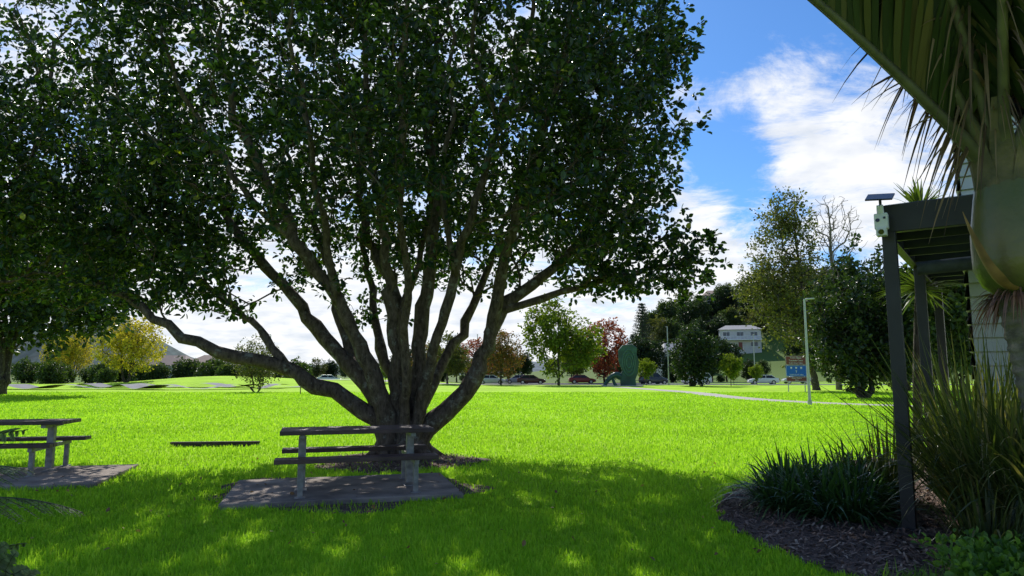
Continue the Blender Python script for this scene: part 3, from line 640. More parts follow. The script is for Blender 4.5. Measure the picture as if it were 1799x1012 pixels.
def palm():
    rng = np.random.default_rng(9)
    T = top("nikau_palm", (3.30, 4.0, 0), "ringed-trunk palm with bulging green crownshaft in the garden bed", "palm tree")
    z = np.linspace(0, 2.1, 160); ring = .008 * (np.sin(z * 2 * np.pi / .07) > .2)
    r = .135 - .012 * z / 2.1 + ring
    mb = MB(); mb.tube(np.column_stack([-.30 * (z / 2.1) ** 1.1, 0 * z, z]), r, 20)
    part("trunk", mb.mesh("trunk", True), surf("ringed_trunk", (.13, .11, .085), .9, .5, 9, .7, 40, col2=(.24, .2, .16)), T)
    z = np.linspace(0, 1, 16); rad = np.interp(z, [0, .06, .2, .45, .75, 1], [.12, .18, .22, .215, .175, .13])
    mb = MB(); mb.tube(np.column_stack([-.30 - .03 * z, 0 * z, 2.07 + z * .8]), rad, 24)
    part("crownshaft", mb.mesh("crownshaft", True), surf("crownshaft_green", (.09, .14, .02), .35, .4, 2.6, .2, 30, col2=(.16, .13, .045)), T)
    for az, zz, hh in [(195, 2.66, .45), (235, 2.7, .5), (275, 2.66, .45), (165, 2.7, .5), (310, 2.7, .45)]:
        a = math.radians(az); s = np.linspace(0, 1, 8); V = []
        for q in s:
            for w_ in (-1, -.33, .33, 1):
                aa = a + w_ * .55 * (1 - .75 * q); rr_ = .16 + .10 * q * q
                V.append((-.33 + rr_ * math.cos(aa), rr_ * math.sin(aa), zz + hh * q))
        F = [[k * 4 + q, k * 4 + q + 1, k * 4 + q + 5, k * 4 + q + 4] for k in range(7) for q in range(3)]
        part("leaf_sheath", fast_mesh("leaf_sheath", V, np.array(F), True), surf("sheath_%d" % az, (.09, .09, .03), .6, .5, 7, .3, 50, col2=(.18, .13, .06)), T)
    apex = np.array([-.33, 0, 2.82])
    specs = [(186, 43, 3.1, .16), (172, 36, 3.0, .16), (196, 29, 2.9, .2), (160, 22, 2.8, .2), (212, 18, 2.7, .3), (182, 14, 2.8, .3), (240, 26, 2.7, .25),
        (90, 26, 2.7, .3), (268, 36, 2.6, .3), (20, 36, 2.7, .3), (330, 30, 2.6, .3), (50, 22, 2.7, .3), (300, 22, 2.6, .3)]
    for az, lean, Ln, cv in specs:
        a = math.radians(az); l = math.radians(lean); t = np.linspace(0, 1, 26)
        hd = np.array([math.cos(a), math.sin(a), 0])
        l2 = l + cv * 1.6 * t
        step = Ln / 25
        P = np.vstack([[0, 0, 0], np.cumsum(np.column_stack([np.sin(l2) * hd[0], np.sin(l2) * hd[1], np.cos(l2)])[:-1] * step, 0)]) + apex + hd * .07
        mb = MB(); mb.tube(P, np.interp(t, [0, .12, 1], [.065, .032, .006]), 8)
        part("rachis", mb.mesh("rachis", True), M_rachis, T)
        tl = np.linspace(.12, .985, 95); C = np.column_stack([np.interp(tl, t, P[:, k]) for k in range(3)])
        Tg = np.column_stack([np.interp(tl, t, np.gradient(P[:, k])) for k in range(3)]); Tg /= np.linalg.norm(Tg, axis=1, keepdims=True)
        side = np.cross(Tg, [0, 0, 1.]); side /= np.linalg.norm(side, axis=1, keepdims=True); nrm = np.cross(side, Tg)
        Bs, Ds, Us, Ls = [], [], [], []
        for sg in (-1, 1):
            D = Tg * .8 + side * sg * .42 + nrm * .62 + rng.normal(0, .05, Tg.shape); D /= np.linalg.norm(D, axis=1, keepdims=True)
            Bs.append(C); Ds.append(D); Us.append(nrm * .5 + side * -sg); Ls.append(np.interp(tl, [.12, .3, .7, 1], [.5, .95, .85, .3]) * rng.uniform(.9, 1.1, len(tl)))
        B = np.vstack(Bs); D = np.vstack(Ds); U = np.vstack(Us); Lz = np.concatenate(Ls)
        V, F, m = strip_leaves(B, D, U, Lz, np.full(len(B), .02), rng.uniform(.02, .2, len(B)), 5)
        part("frond", fast_mesh("frond", V, F, False, np.repeat(rng.random(len(B)), m)), M_frond, T)
    n = 200; a = rng.uniform(2.4, 5.6, n); st = rng.uniform(.1, .9, n)
    B = apex + np.column_stack([np.cos(a) * st * .45, np.sin(a) * st * .35, .15 + st * .8 + rng.random(n) * .3])
    D = np.column_stack([np.cos(a) * .5, np.sin(a) * .5, rng.uniform(-.9, .5, n)]); D /= np.linalg.norm(D, axis=1, keepdims=True)
    V, F, m = strip_leaves(B, D, np.tile([[0, 1., .1]], (n, 1)), rng.uniform(.25, .6, n), rng.uniform(.004, .014, n), rng.uniform(.3, .9, n), 7)
    part("dead_leaflets", fast_mesh("dead_leaflets", V, F, False, np.repeat(rng.random(n), m)), M_dead, T)
    s = np.linspace(0, 1, 12)
    C = np.column_stack([-.45 - .30 * s ** .8, -.17 - .05 * s, 2.07 + .02 * s + .42 * s ** 1.9]); w = np.interp(s, [0, .3, .7, 1], [.03, .065, .045, .004])
    V = []
    for k in range(12):
        for q, (cx, cz) in enumerate([(-1, .5), (-.4, 0), (.4, 0), (1, .5)]): V.append(C[k] + np.array([.3 * cx * w[k] + .5 * cz * w[k], cx * w[k], cz * w[k]]))
    F = [[k * 4 + q, k * 4 + q + 1, k * 4 + q + 5, k * 4 + q + 4] for k in range(11) for q in range(3)]
    part("dry_spathe", fast_mesh("dry_spathe", V, np.array(F), True, RNG.random(48)), surf("spathe", (.26, .14, .06), .6, .4, 10), T)
    n = 220; a = rng.uniform(0, 6.28, n); B = np.array([-.30, 0, 2.06]) + np.column_stack([np.cos(a) * .12, np.sin(a) * .12, rng.normal(0, .02, n)])
    D = np.column_stack([np.cos(a), np.sin(a), rng.uniform(-.4, .5, n)]); D /= np.linalg.norm(D, axis=1, keepdims=True)
    V, F, m = strip_leaves(B, D, np.tile([[0, .3, 1.]], (n, 1)), rng.uniform(.08, .2, n), np.full(n, .006), rng.uniform(.5, 1.6, n), 6)
    part("flower_stalks", fast_mesh("flower_stalks", V, F, False, np.repeat(rng.random(n), m)), leafmat("stalks", [(0, (.13, .055, .035)), (1, (.32, .16, .10))], .1), T)
palm()

# ------------------------------------------------------------------ strappy plants
def clump(name, x, y, n, br, Lr, lean, W, droop, mat, label, cat, seed, nseg=8, z=0, twist=.3):
    rng = np.random.default_rng(seed)
    a = rng.uniform(0, 6.283, n); rr_ = br * np.sqrt(rng.random(n)); a2 = a + rng.normal(0, .3, n)
    ln = np.radians(rng.uniform(lean[0], lean[1], n))
    B = np.column_stack([np.cos(a) * rr_, np.sin(a) * rr_, np.full(n, -.01)])
    D = np.column_stack([np.cos(a2) * np.sin(ln), np.sin(a2) * np.sin(ln), np.cos(ln)])
    U = np.column_stack([rng.normal(0, twist, n) - np.cos(a2) * np.cos(ln), rng.normal(0, twist, n) - np.sin(a2) * np.cos(ln), np.sin(ln)])
    Ls = rng.uniform(Lr[0], Lr[1], n)
    V, F, m = strip_leaves(B, D, U, Ls, W * rng.uniform(.7, 1.2, n), rng.uniform(droop[0], droop[1], n), nseg)
    V = V.copy(); V[:, 2] = np.maximum(V[:, 2], .01)
    o = part(name, fast_mesh(name, V, F, False, np.repeat(rng.random(n), m)), mat); o.location = (x, y, z); tag(o, label, cat); return o
M_strap = leafmat("strap_leaf", [(0, (.018, .05, .014)), (1, (.08, .155, .045))], .3, (1.6, 1.9, .5), .3)
M_flax = leafmat("flax_leaf", [(0, (.04, .06, .017)), (.7, (.11, .145, .035)), (.9, (.18, .18, .06)), (1, (.34, .27, .13))], .35, (1.4, 1.5, .4), .4)
M_cord = leafmat("cordyline_leaf", [(0, (.04, .07, .02)), (1, (.11, .15, .04))], .4, (1.5, 1.7, .4), .4)
for k, (x, y, s) in enumerate([(3.2, 8.3, 1.2), (3.5, 8.0, 1.15), (3.45, 8.75, 1.25), (3.85, 8.1, 1.2), (3.85, 8.9, 1.25), (4.25, 8.5, 1.25), (3.75, 7.75, .9), (4.4, 9.2, 1.3)]):
    c = clump("strap_leaf_plant", x, y, 290, .17, (.5 * s, .95 * s), (6, 58), .014, (.25, .75), M_strap, "clump of dark green strap leaves in the mulch bed", "plant", 50 + k); c["group"] = "strap leaf clumps in the bed"
for k, (x, y, n, Lm) in enumerate([(4.75, 6.9, 620, 2.9), (5.2, 7.8, 560, 3.0), (4.75, 8.9, 200, 1.7), (4.15, 6.15, 160, 1.15), (4.9, 6.2, 440, 2.6), (5.9, 8.0, 340, 3.0), (6.0, 9.2, 260, 3.2)]):
    c = clump("flax_bush", x, y, n, .24, (Lm * .45, Lm), (2, 34), .0115, (.15, .8), M_flax, "tall flax-like bush with long arching narrow leaves", "bush", 70 + k, 10); c["group"] = "tall grassy bushes beside the pergola"
def cabbage(x, y, heads, label, seed):
    rng = np.random.default_rng(seed); T = top("cabbage_tree", (x, y, 0), label, "tree")
    mb = MB()
    for hx, hy, hz in heads: mb.tube(smooth_line(np.array([(0, 0, 0), (hx * .3, hy * .3, hz * .4), (hx, hy, hz)]), 10), np.linspace(.08, .05, 10), 8)
    part("trunk", mb.mesh("trunk", True), M_bark2, T)
    Vs, Fs, Rs, o = [], [], [], 0
    for h in heads:
        n = 150; D = rng.normal(size=(n, 3)); D[:, 2] = np.abs(D[:, 2]) * 1.2 - .3; D /= np.linalg.norm(D, axis=1, keepdims=True)
        B = np.tile(np.array(h), (n, 1)); U = np.tile([[.1, .2, 1.]], (n, 1))
        V, F, m = strip_leaves(B, D, U, rng.uniform(.45, .8, n), np.full(n, .02), rng.uniform(.05, .5, n), 5)
        Vs.append(V); Fs.append(F + o); Rs.append(np.repeat(rng.random(n), m)); o += len(V)
    part("crown", fast_mesh("crown", np.concatenate(Vs), np.concatenate(Fs), False, np.concatenate(Rs)), M_cord, T)
cabbage(6.5, 11.2, [(.35, 0, 4.3), (.45, .3, 3.0)], "spiky cabbage tree behind the pergola", 4)

def weeds():
    rng = np.random.default_rng(12); n = 900
    x = rng.uniform(3.0, 4.6, n); y = rng.uniform(4.0, 5.9, n) ; k = (x - 3.1) > (y - 4.2) * .25 + rng.normal(0, .12, n); x, y = x[k], y[k]; n = len(x)
    C = np.column_stack([x, y, .04 + .2 * rng.random(n)])
    V, F, R = leaves_at(C, np.tile([[0, 0, 1.]], (n, 1)), 9, .1, .055, .42, rng)
    n2 = 2500; x2 = rng.uniform(2.8, 4.6, n2); y2 = rng.uniform(3.9, 5.6, n2)
    D = rng.normal(0, .35, (n2, 3)); D[:, 2] = 1; D /= np.linalg.norm(D, axis=1, keepdims=True)
    V2, F2, m = strip_leaves(np.column_stack([x2, y2, np.zeros(n2)]), D, rng.normal(size=(n2, 3)), rng.uniform(.08, .25, n2), np.full(n2, .004), rng.uniform(.1, .6, n2), 3)
    me = fast_mesh("ground_cover", np.vstack([V, V2]), [F, F2 + len(V)], False, np.concatenate([R, np.repeat(rng.random(n2), m)]))
    o = part("ground_cover", me, leafmat("weed_leaf", [(0, (.06, .15, .02)), (1, (.2, .36, .05))], .4, (1.4, 1.5, .4), .5)); tag(o, "low leafy green weeds covering the bed edge", "weeds", kind="stuff")
weeds()
def litter():
    rng = np.random.default_rng(15)
    n = 18000; x = rng.uniform(2.2, 7.5, n); y = rng.uniform(3.8, 11, n); k = in_poly(x, y, [tuple(p) for p in bedc]); x, y = x[k], y[k]
    n2 = 2600; a = rng.random(n2) * 6.28; q = np.sqrt(rng.random(n2)); x = np.concatenate([x, TX + 1.6 * q * np.cos(a)]); y = np.concatenate([y, TY - .7 + 1.3 * q * np.sin(a)])
    n = len(x); a = rng.random(n) * 6.28; L_ = rng.uniform(.012, .055, n); w = rng.uniform(.004, .014, n)
    lg = rng.random(n) < .03; L_[lg] *= 3; w[lg] *= .4
    dx, dy = np.cos(a), np.sin(a); z = .014 + rng.random(n) * .022; tl = rng.normal(0, .012, n)
    V = np.stack([np.stack([x + dx * L_ * s1 - dy * w * s2, y + dy * L_ * s1 + dx * w * s2, z + tl * s1], -1) for s1, s2 in ((-1, -1), (1, -1), (1, 1), (-1, 1))], 1)
    me = fast_mesh("bark_chips", V, np.arange(n)[:, None] * 4 + np.array([[0, 1, 2, 3]]), False, np.repeat(rng.random(n), 4))
    o = part("bark_chips", me, leafmat("chip", [(0, (.07, .042, .03)), (.75, (.25, .15, .105)), (1, (.45, .34, .25))], .02, rough=.9)); tag(o, "brown bark chips and twigs covering the bed", "bark mulch", kind="stuff")
    n = 170; x = rng.uniform(-7, 4, n); y = rng.uniform(5.5, 13, n); ok = ~in_poly(x, y, [tuple(p) for p in bedc]); x, y = x[ok], y[ok]; n = len(x)
    C = np.column_stack([x, y, np.where(in_rect(x, y, -2.3, 9.65, 2.95, 1.95, .26), .08, .05)])
    V, F, R = leaves_at(C, np.tile([[0, 0, 0.]], (n, 1)), 1, .01, .05, .35, rng); V[:, 2] = np.clip(V[:, 2], .045, .12)
    o = part("fallen_leaves", fast_mesh("fallen_leaves", V, F, False, R), leafmat("dry_leaf", [(0, (.16, .08, .04)), (.7, (.3, .17, .07)), (1, (.5, .4, .06))], .2, (1, 1, 1), .6)); tag(o, "scattered brown and yellow fallen leaves on the lawn", "fallen leaves", kind="stuff")
litter()

# ------------------------------------------------------------------ fern
M_fern = leafmat("fern_leaf", [(0, (.17, .23, .12)), (.85, (.38, .44, .30)), (1, (.45, .28, .18))], .4, (1.2, 1.25, .85), .6)
def fern(x, y, z0, fr, label, seed):
    rng = np.random.default_rng(seed); T = top("tree_fern", (x, y, 0), label, "fern")
    mb = MB(); mb.tube([(0, 0, 0), (0, 0, z0 * .5), (0, 0, z0)], [.09, .08, .07], 10); part("trunk", mb.mesh("trunk", True), M_bark2, T)
    for az, lean, Ln in fr:
        a = math.radians(az); t = np.linspace(0, 1, 24); l = math.radians(lean) + .9 * t ** 1.3; hd = (math.cos(a), math.sin(a)); st = Ln / 23
        P = np.vstack([[0, 0, 0], np.cumsum(np.column_stack([np.sin(l) * hd[0], np.sin(l) * hd[1], np.cos(l)])[:-1] * st, 0)]) + np.array([0, 0, z0])
        mb = MB(); mb.tube(P, np.linspace(.008, .002, 24), 5)
        tl = np.linspace(.12, .99, 28); C = np.column_stack([np.interp(tl, t, P[:, k]) for k in range(3)]); Tg = np.column_stack([np.interp(tl, t, np.gradient(P[:, k])) for k in range(3)]); Tg /= np.linalg.norm(Tg, axis=1, keepdims=True)
        side = np.cross(Tg, [0, 0, 1.]); side /= np.linalg.norm(side, axis=1, keepdims=True); nrm = np.cross(side, Tg)
        tw = rng.normal(.45, .3) * (1 if math.cos(a) > 0 else -1)
        side, nrm = side * math.cos(tw) + nrm * math.sin(tw), nrm * math.cos(tw) - side * math.sin(tw)
        Bs, Ds, Us, Ls = [], [], [], []
        for sg in (-1, 1):
            for q in range(len(tl)):
                pl = .2 * Ln * math.sin(math.pi * (tl[q] * .86 + .12)) ** .8 * rng.uniform(.85, 1.1)
                pd = side[q] * sg * .93 + Tg[q] * .4 - nrm[q] * .12 + rng.normal(0, .08, 3); pd /= np.linalg.norm(pd)
                m = 14; s = np.linspace(.06, .98, m)
                pc = C[q] + pd * (pl * s)[:, None]; pc[:, 2] -= .2 * pl * s ** 2
                mb.tube(np.array([C[q], pc[m // 2], pc[-1]]), [.0015, .001, .0006], 3, False)
                for s2 in (-1, 1):
                    d = pd * .5 + np.cross(nrm[q], pd) * s2; d /= np.linalg.norm(d)
                    Bs.append(pc); Ds.append(np.tile(d, (m, 1))); Us.append(np.tile(nrm[q], (m, 1))); Ls.append(.17 * pl * (1.05 - s) ** .5 + .004)
        B = np.vstack(Bs); D = np.vstack(Ds) + rng.normal(0, .1, (len(B), 3)); U = np.vstack(Us); Lz = np.concatenate(Ls)
        V, F, m = strip_leaves(B, D, U, Lz, Lz * .2 + .0018, np.full(len(B), .1), 2, np.array([.7, 1, .1]))
        R = np.repeat(np.clip(rng.random(len(B)) * .6 + .35 * rng.random(), 0, 1), m)
        part("frond", fast_mesh("frond", V, F, False, R), M_fern, T); part("rachis", mb.mesh("rachis", True), M_rachis, T)
fern(-2.5, 2.5, .98, [(-8, 50, .95), (8, 62, .95), (-24, 66, 1.0), (0, 82, 1.05), (60, 40, .8), (100, 40, 1), (150, 45, 1), (200, 40, 1), (260, 45, .9), (-60, 40, .9), (14, 96, 1.05), (-14, 100, 1.1)], "fern with lacy silver-green fronds beside the lawn", 5)
fern(-2.32, 2.35, .62, [(8, 50, .8), (-16, 58, .85), (45, 40, .7), (80, 40, .7), (-5, 36, .75), (-2, 74, .9), (18, 84, .85), (-8, 94, .9)], "low lacy fern in the shade", 6)

# ------------------------------------------------------------------ lamps, sign, sculpture
M_pole = surf("lamp_pole", (.42, .43, .43), .45, .08, 5, metal=.3)
def lamp(x, y, h, rot, label, s=1):
    T = top("street_lamp", (x, y, 0), label, "street lamp", "lamps in the park", rot=rot)
    mb = MB(); mb.tube([(0, 0, 0), (0, 0, h * .5), (0, 0, h)], [.075 * s, .065 * s, .05 * s], 12); mb.tube([(0, 0, 0), (0, 0, .25)], .11 * s, 12); part("pole", mb.mesh("pole", True), M_pole, T)
    mb = MB(); mb.tube([(0, 0, h - .05), (.2, 0, h)], .03, 8); part("arm", mb.mesh("arm"), M_pole, T)
    mb = MB(); mb.box((.3, 0, h + .01), (.42, .2, .07), Euler((0, -.05, 0))); part("lamp_head", mb.mesh("lamp_head"), M_pole, T, .02)
lamp(15.5, 36, 5.55, 0, "slim pale grey lamp post standing on the lawn")
lamp(22.4, 98.5, 8.4, 1.57, "tall grey street lamp beside the road", 1.3)
lamp(42, 119, 8.4, -1.57, "tall grey street lamp across the road", 1.3)
lamp(-6, 119, 8.4, -1.57, "tall grey street lamp across the road", 1.3)
lamp(-42, 119, 8.4, -1.57, "tall grey street lamp across the road", 1.3)

def text_mesh(s, size):
    cu = bpy.data.curves.new("t", 'FONT'); cu.body = s; cu.size = size; cu.align_x = 'CENTER'; cu.align_y = 'CENTER'; cu.extrude = .003
    o = bpy.data.objects.new("t", cu); COL.objects.link(o); dg = bpy.context.evaluated_depsgraph_get(); dg.update()
    me = bpy.data.meshes.new_from_object(o.evaluated_get(dg)); bpy.data.objects.remove(o); return me
M_brown = surf("sign_brown", (.22, .05, .035), .5, .05, 4); M_blue = surf("sign_blue", (.012, .14, .60), .5, .05, 4)
M_signw = surf("sign_white", (.8, .8, .8), .5, .02, 4)
T = top("road_sign", (25.6, 62, 0), "brown and blue tourist direction sign on two posts", "road sign")
for sx in (-.75, .75):
    mb = MB(); mb.tube([(sx, 0, 0), (sx, 0, 3.2)], .045, 10); part("post", mb.mesh("post", True), M_pole, T)
def panel(zc, h, mat, w=1.85):
    mb = MB(); mb.box((0, -.07, zc), (w, .03, h)); p = part("sign_panel", mb.mesh("sign_panel"), mat, T, .004)
    mb = MB()
    for c, s_ in [((0, -.088, zc + h / 2 - .03), (w - .04, .004, .02)), ((0, -.088, zc - h / 2 + .03), (w - .04, .004, .02)), ((-w / 2 + .03, -.088, zc), (.02, .004, h - .08)), ((w / 2 - .03, -.088, zc), (.02, .004, h - .08))]: mb.box(c, s_)
    part("border", mb.mesh("border"), M_signw, p); return p
def words(p, s, z, size, x=0):
    part("lettering", text_mesh(s, size), M_signw, p, loc=(x, -.09, z), rot=(math.pi / 2, 0, 0))
p = panel(2.82, .8, M_brown); words(p, "Town Basin", 3.05, .22); words(p, "Tutukaka Coast", 2.81, .2); words(p, "TURN RIGHT 200m", 2.57, .15)
p = panel(1.88, .98, M_blue)
mb = MB()
for kx in (-.45, 0, .45):
    mb.box((kx, -.088, 2.17), (.16, .005, .12)); mb.box((kx - .04, -.088, 2.08), (.04, .005, .06)); mb.box((kx + .04, -.088, 2.08), (.04, .005, .06))
mb.box((0, -.088, 1.82), (.04, .005, .2)); mb.box((0, -.088, 1.88), (.16, .005, .04))
part("symbol", mb.mesh("symbol"), M_signw, p); words(p, "TURN RIGHT 200m", 1.54, .15)
p = panel(1.14, .42, M_brown); words(p, "Visitor Centre", 1.22, .15); words(p, "200m", 1.05, .14)

def sculpture():
    T = top("sculpture", (15.2, 90, 0), "tall dark green carved abstract bronze sculpture on the lawn", "sculpture")
    Mg = surf("patina", (.02, .07, .055), .45, .4, 1.2, .4, 6)
    out = np.array([(-1.05, 0), (-1.15, 1.3), (-.8, 2.0), (-1.25, 3.2), (-1.3, 4.7), (-.7, 5.35), (.5, 5.5), (1.2, 5.0), (1.1, 4.2), (1.4, 3.2), (1.25, 1.8), (.9, .9), (1.0, 0)])
    n = len(out); V = [(x, -.35, z) for x, z in out] + [(x * .95, .35, z) for x, z in out]
    me = bpy.data.meshes.new("body"); me.from_pydata(V, [], [list(range(n)), list(range(2 * n - 1, n - 1, -1))] + [[k, k + n, (k + 1) % n + n, (k + 1) % n] for k in range(n)]); me.update()
    part("body", me, Mg, T, .08)
    mb = MB()
    for sc in (.85, .6, .35):
        a = np.linspace(0, 2 * np.pi, 30); mb.tube(np.column_stack([.05 + sc * .95 * np.cos(a), np.full(30, -.38), 3.1 + sc * 2.0 * np.sin(a)]), .09, 6, False)
    part("carved_rings", mb.mesh("carved_rings", True), surf("patina_light", (.05, .13, .10), .4, .3, 2), T)
    mb = MB(); mb.tube(smooth_line(np.array([(-3.2, -.2, 0), (-2.6, -.2, .9), (-1.7, -.2, 1.5), (-1.0, -.1, 1.2)]), 14), np.linspace(.2, .45, 14), 10); mb.tube(smooth_line(np.array([(-2.1, -.2, 1.2), (-1.9, -.2, .5), (-1.6, -.2, 0)]), 8), .2, 8)
    part("side_form", mb.mesh("side_form", True), Mg, T)
    mb = MB(); mb.box((-.8, 0, .06), (5.2, 1.8, .14)); part("plinth", mb.mesh("plinth"), M_conc, T, .02)
sculpture()
M_stake = surf("stake_wood", (.12, .09, .06), .9)
for x, y in [(-16.4, 53.5), (-15.6, 54)]:
    T = top("tree_stake", (x, y, 0), "wooden stake supporting a sapling on the lawn", "stake", "wooden stakes"); mb = MB(); mb.box((0, 0, .5), (.06, .06, 1.1)); mb.box((.22, 0, .8), (.44, .02, .05)); part("post", mb.mesh("post"), M_stake, T)

# ------------------------------------------------------------------ cars
M_tyre = surf("tyre", (.02, .02, .02), .9, .2, 9); M_rim = surf("rim", (.45, .45, .47), .3, .1, 9, metal=.8)
M_glass = surf("car_glass", (.02, .025, .03), .08, .1, 3); M_light = surf("headlight", (.7, .7, .68), .15, .1, 3); M_tail = surf("tail_light", (.35, .01, .01), .3, .1, 3)
def car(x, y, rot, col, label, suv=False, z=.02):
    T = top("parked_car", (x, y, z), label, "car", "cars along the road", rot=rot)
    M = surf("paint_%.2f_%.1f" % (col[0], x), col, .22, .04, 2)
    hb = .35 if suv else 0; zt = 1.0 + hb * .45
    st = [(-2.2, .75, .75), (-2.1, .97 * zt, .84), (-1.2, 1.0 * zt, .9), (0, .98 * zt, .91), (1.0, .95 * zt, .9), (1.8, .82 * zt, .86), (2.12, .68 * zt, .8), (2.22, .55, .74)]
    V = []; 
    for sx, zz, hw in st:
        b0 = .24 if abs(sx) < 2.1 else .32
        V += [(sx, -hw * .93, b0), (sx, -hw, .5), (sx, -hw * .97, zz * .86), (sx, -hw * .86, zz), (sx, hw * .86, zz), (sx, hw * .97, zz * .86), (sx, hw, .5), (sx, hw * .93, b0)]
    F = [[k * 8 + q, k * 8 + (q + 1) % 8, (k + 1) * 8 + (q + 1) % 8, (k + 1) * 8 + q] for k in range(len(st) - 1) for q in range(8)]
    me = bpy.data.meshes.new("body"); me.from_pydata(V, [], F + [list(range(8))[::-1], [len(V) - 8 + q for q in range(8)]]); me.update()
    for pl in me.polygons: pl.use_smooth = True
    part("body", me, M, T, .03)
    zr = 1.42 + hb * .9; xb = (-2.05, -1.75) if suv else (-1.75, -1.15)
    xf = (1.05, .35)
    base = [(xb[0], -.80), (xf[0], -.80), (xf[0], .80), (xb[0], .80)]; tp = [(xb[1], -.62), (xf[1], -.62), (xf[1], .62), (xb[1], .62)]
    me = fast_mesh("window", [(a, b_, zt * .97) for a, b_ in base] + [(a, b_, zr - .04) for a, b_ in tp], np.array([[0, 1, 5, 4], [1, 2, 6, 5], [2, 3, 7, 6], [3, 0, 4, 7], [4, 5, 6, 7]])); part("window", me, M_glass, T)
    mb = MB(); mb.box(((xb[1] + xf[1]) / 2, 0, zr - .01), (xf[1] - xb[1] + .14, 1.3, .07))
    for k in range(4):
        mb.tube([(base[k][0], base[k][1] * 1.01, zt * .96), (tp[k][0], tp[k][1] * 1.02, zr - .03)], .045, 6)
    for s in (-1, 1): mb.tube([(-.25, s * .815, zt * .96), (-.28, s * .635, zr - .03)], .04, 6)
    part("roof", mb.mesh("roof"), M, T, .02)
    for sx in (-1.35, 1.38):
        for sy in (-1, 1):
            mb = MB(); mb.tube([(sx, sy * .70, .32), (sx, sy * .92, .32)], .33 + hb * .1, 20); w = part("wheel", mb.mesh("wheel"), M_tyre, T, .02)
            mb = MB(); mb.tube([(sx, sy * .915, .32), (sx, sy * .935, .32)], .2, 14); part("rim", mb.mesh("rim"), M_rim, w)
    for sy in (-1, 1):
        mb = MB(); mb.box((2.12, sy * .6, .66 * zt), (.16, .32, .14)); part("headlight", mb.mesh("headlight"), M_light, T, .03)
        mb = MB(); mb.box((-2.16, sy * .66, .8), (.1, .24, .2)); part("tail_light", mb.mesh("tail_light"), M_tail, T, .02)
car(21.6, 105.2, math.radians(25), (.05, .055, .06), "dark grey four wheel drive car on the road", True)
car(28.2, 105.2, math.radians(195), (.75, .75, .75), "white four wheel drive car on the road", True)
car(38.2, 104.8, math.radians(172), (.78, .78, .78), "white sedan on the road")
car(3.0, 107, 0, (.12, .05, .035), "dark red car parked by the road")
car(1.0, 113, 3.14, (.4, .4, .42), "silver car on the road"); car(-3.2, 107, 0, (.7, .7, .7), "white car on the road")
car(11.5, 113, 0, (.3, .05, .04), "red car on the road"); car(47, 114, 3.1, (.5, .5, .52), "silver car on the road"); car(-34, 128, .3, (.75, .75, .75), "white car beyond the lawn", z=0)

# ------------------------------------------------------------------ houses
M_hw = surf("house_white", (.58, .55, .50), .7, .08, 1); M_win = surf("house_window", (.06, .08, .1), .15, .3, 1)
def house(x, y, w, d, st, wallm, roofc, rot, label, roofh=2.2, up=0):
    z = float(gh(x, y)) - .3 + up; T = top("house", (x, y, z), label, "house", "houses beyond the park", rot=rot); H = .4 + st * 2.8
    mb = MB(); mb.box((0, 0, H / 2 - 1.5), (w, d, H + 3)); part("wall", mb.mesh("wall"), wallm, T)
    a, b_ = w / 2 + .5, d / 2 + .5
    mb = MB(); mb.add([(-a, -b_, H + .002), (a, -b_, H + .002), (a, b_, H + .002), (-a, b_, H + .002), (-a * .6, 0, H + roofh), (a * .6, 0, H + roofh)], [[0, 1, 5, 4], [2, 3, 4, 5], [3, 2, 1, 0]]); mb.add([(-a, -b_, H + .002), (-a, b_, H + .002), (-a * .6, 0, H + roofh)], [[0, 2, 1]]); mb.add([(a, -b_, H + .002), (a, b_, H + .002), (a * .6, 0, H + roofh)], [[0, 1, 2]])
    part("roof", mb.mesh("roof"), surf("roof_%d" % int(x * 7 + y), roofc, .7, .15, 2), T)
    for s in range(st):
        nw = max(2, int(w / 3))
        for k in range(nw):
            xx = -w / 2 + w * (k + .5) / nw
            if s == 0 and k == nw // 2:
                mb = MB(); mb.box((xx, -d / 2 - .03, 1.4), (1.0, .06, 2.1)); part("door", mb.mesh("door"), M_brown, T); continue
            mb = MB(); mb.box((xx, -d / 2 - .02, .4 + s * 2.8 + 1.5), (1.7, .05, 1.2)); ww = part("window", mb.mesh("window"), M_win, T)
            mb = MB(); 
            for c, s_ in [((xx, -d / 2 - .04, .4 + s * 2.8 + 2.14), (1.86, .08, .08)), ((xx, -d / 2 - .04, .4 + s * 2.8 + .86), (1.86, .08, .08)), ((xx, -d / 2 - .05, .4 + s * 2.8 + 1.5), (.06, .04, 1.2))]: mb.box(c, s_)
            part("frame", mb.mesh("frame"), M_signw, ww)
    if st > 1:
        mb = MB(); mb.box((0, -d / 2 - .9, 3.1), (w, 1.8, .2)); mb.box((0, -d / 2 - 1.75, 4.1), (w, .06, .08))
        for k in range(13): mb.box((-w / 2 + .05 + k * (w - .1) / 12, -d / 2 - 1.75, 3.6), (.05, .05, .95))
        part("balcony", mb.mesh("balcony"), M_signw, T)
house(64.5, 194, 11, 7.5, 2, M_hw, (.25, .25, .26), -.25, "white two-storey house with balcony on the hillside", 1.4)
house(38, 158, 9, 7, 2, M_hw, (.3, .3, .3), .2, "pale house among trees below the hill")
house(72, 236, 12, 8, 2, M_hw, (.3, .2, .15), -.1, "pale hilltop house among trees", up=2)
house(-62, 150, 16, 8, 1, surf("brick", (.2, .1, .07), .9, .2, 3), (.16, .09, .07), .1, "low brown-roofed house beyond the park", up=.6)
house(-76, 152, 12, 8, 1, M_hw, (.14, .09, .08), -.1, "low house with brown roof beyond the park", up=.6)
house(-30, 165, 14, 8, 1, M_hw, (.2, .2, .2), .0, "low grey-roofed house beyond the park")

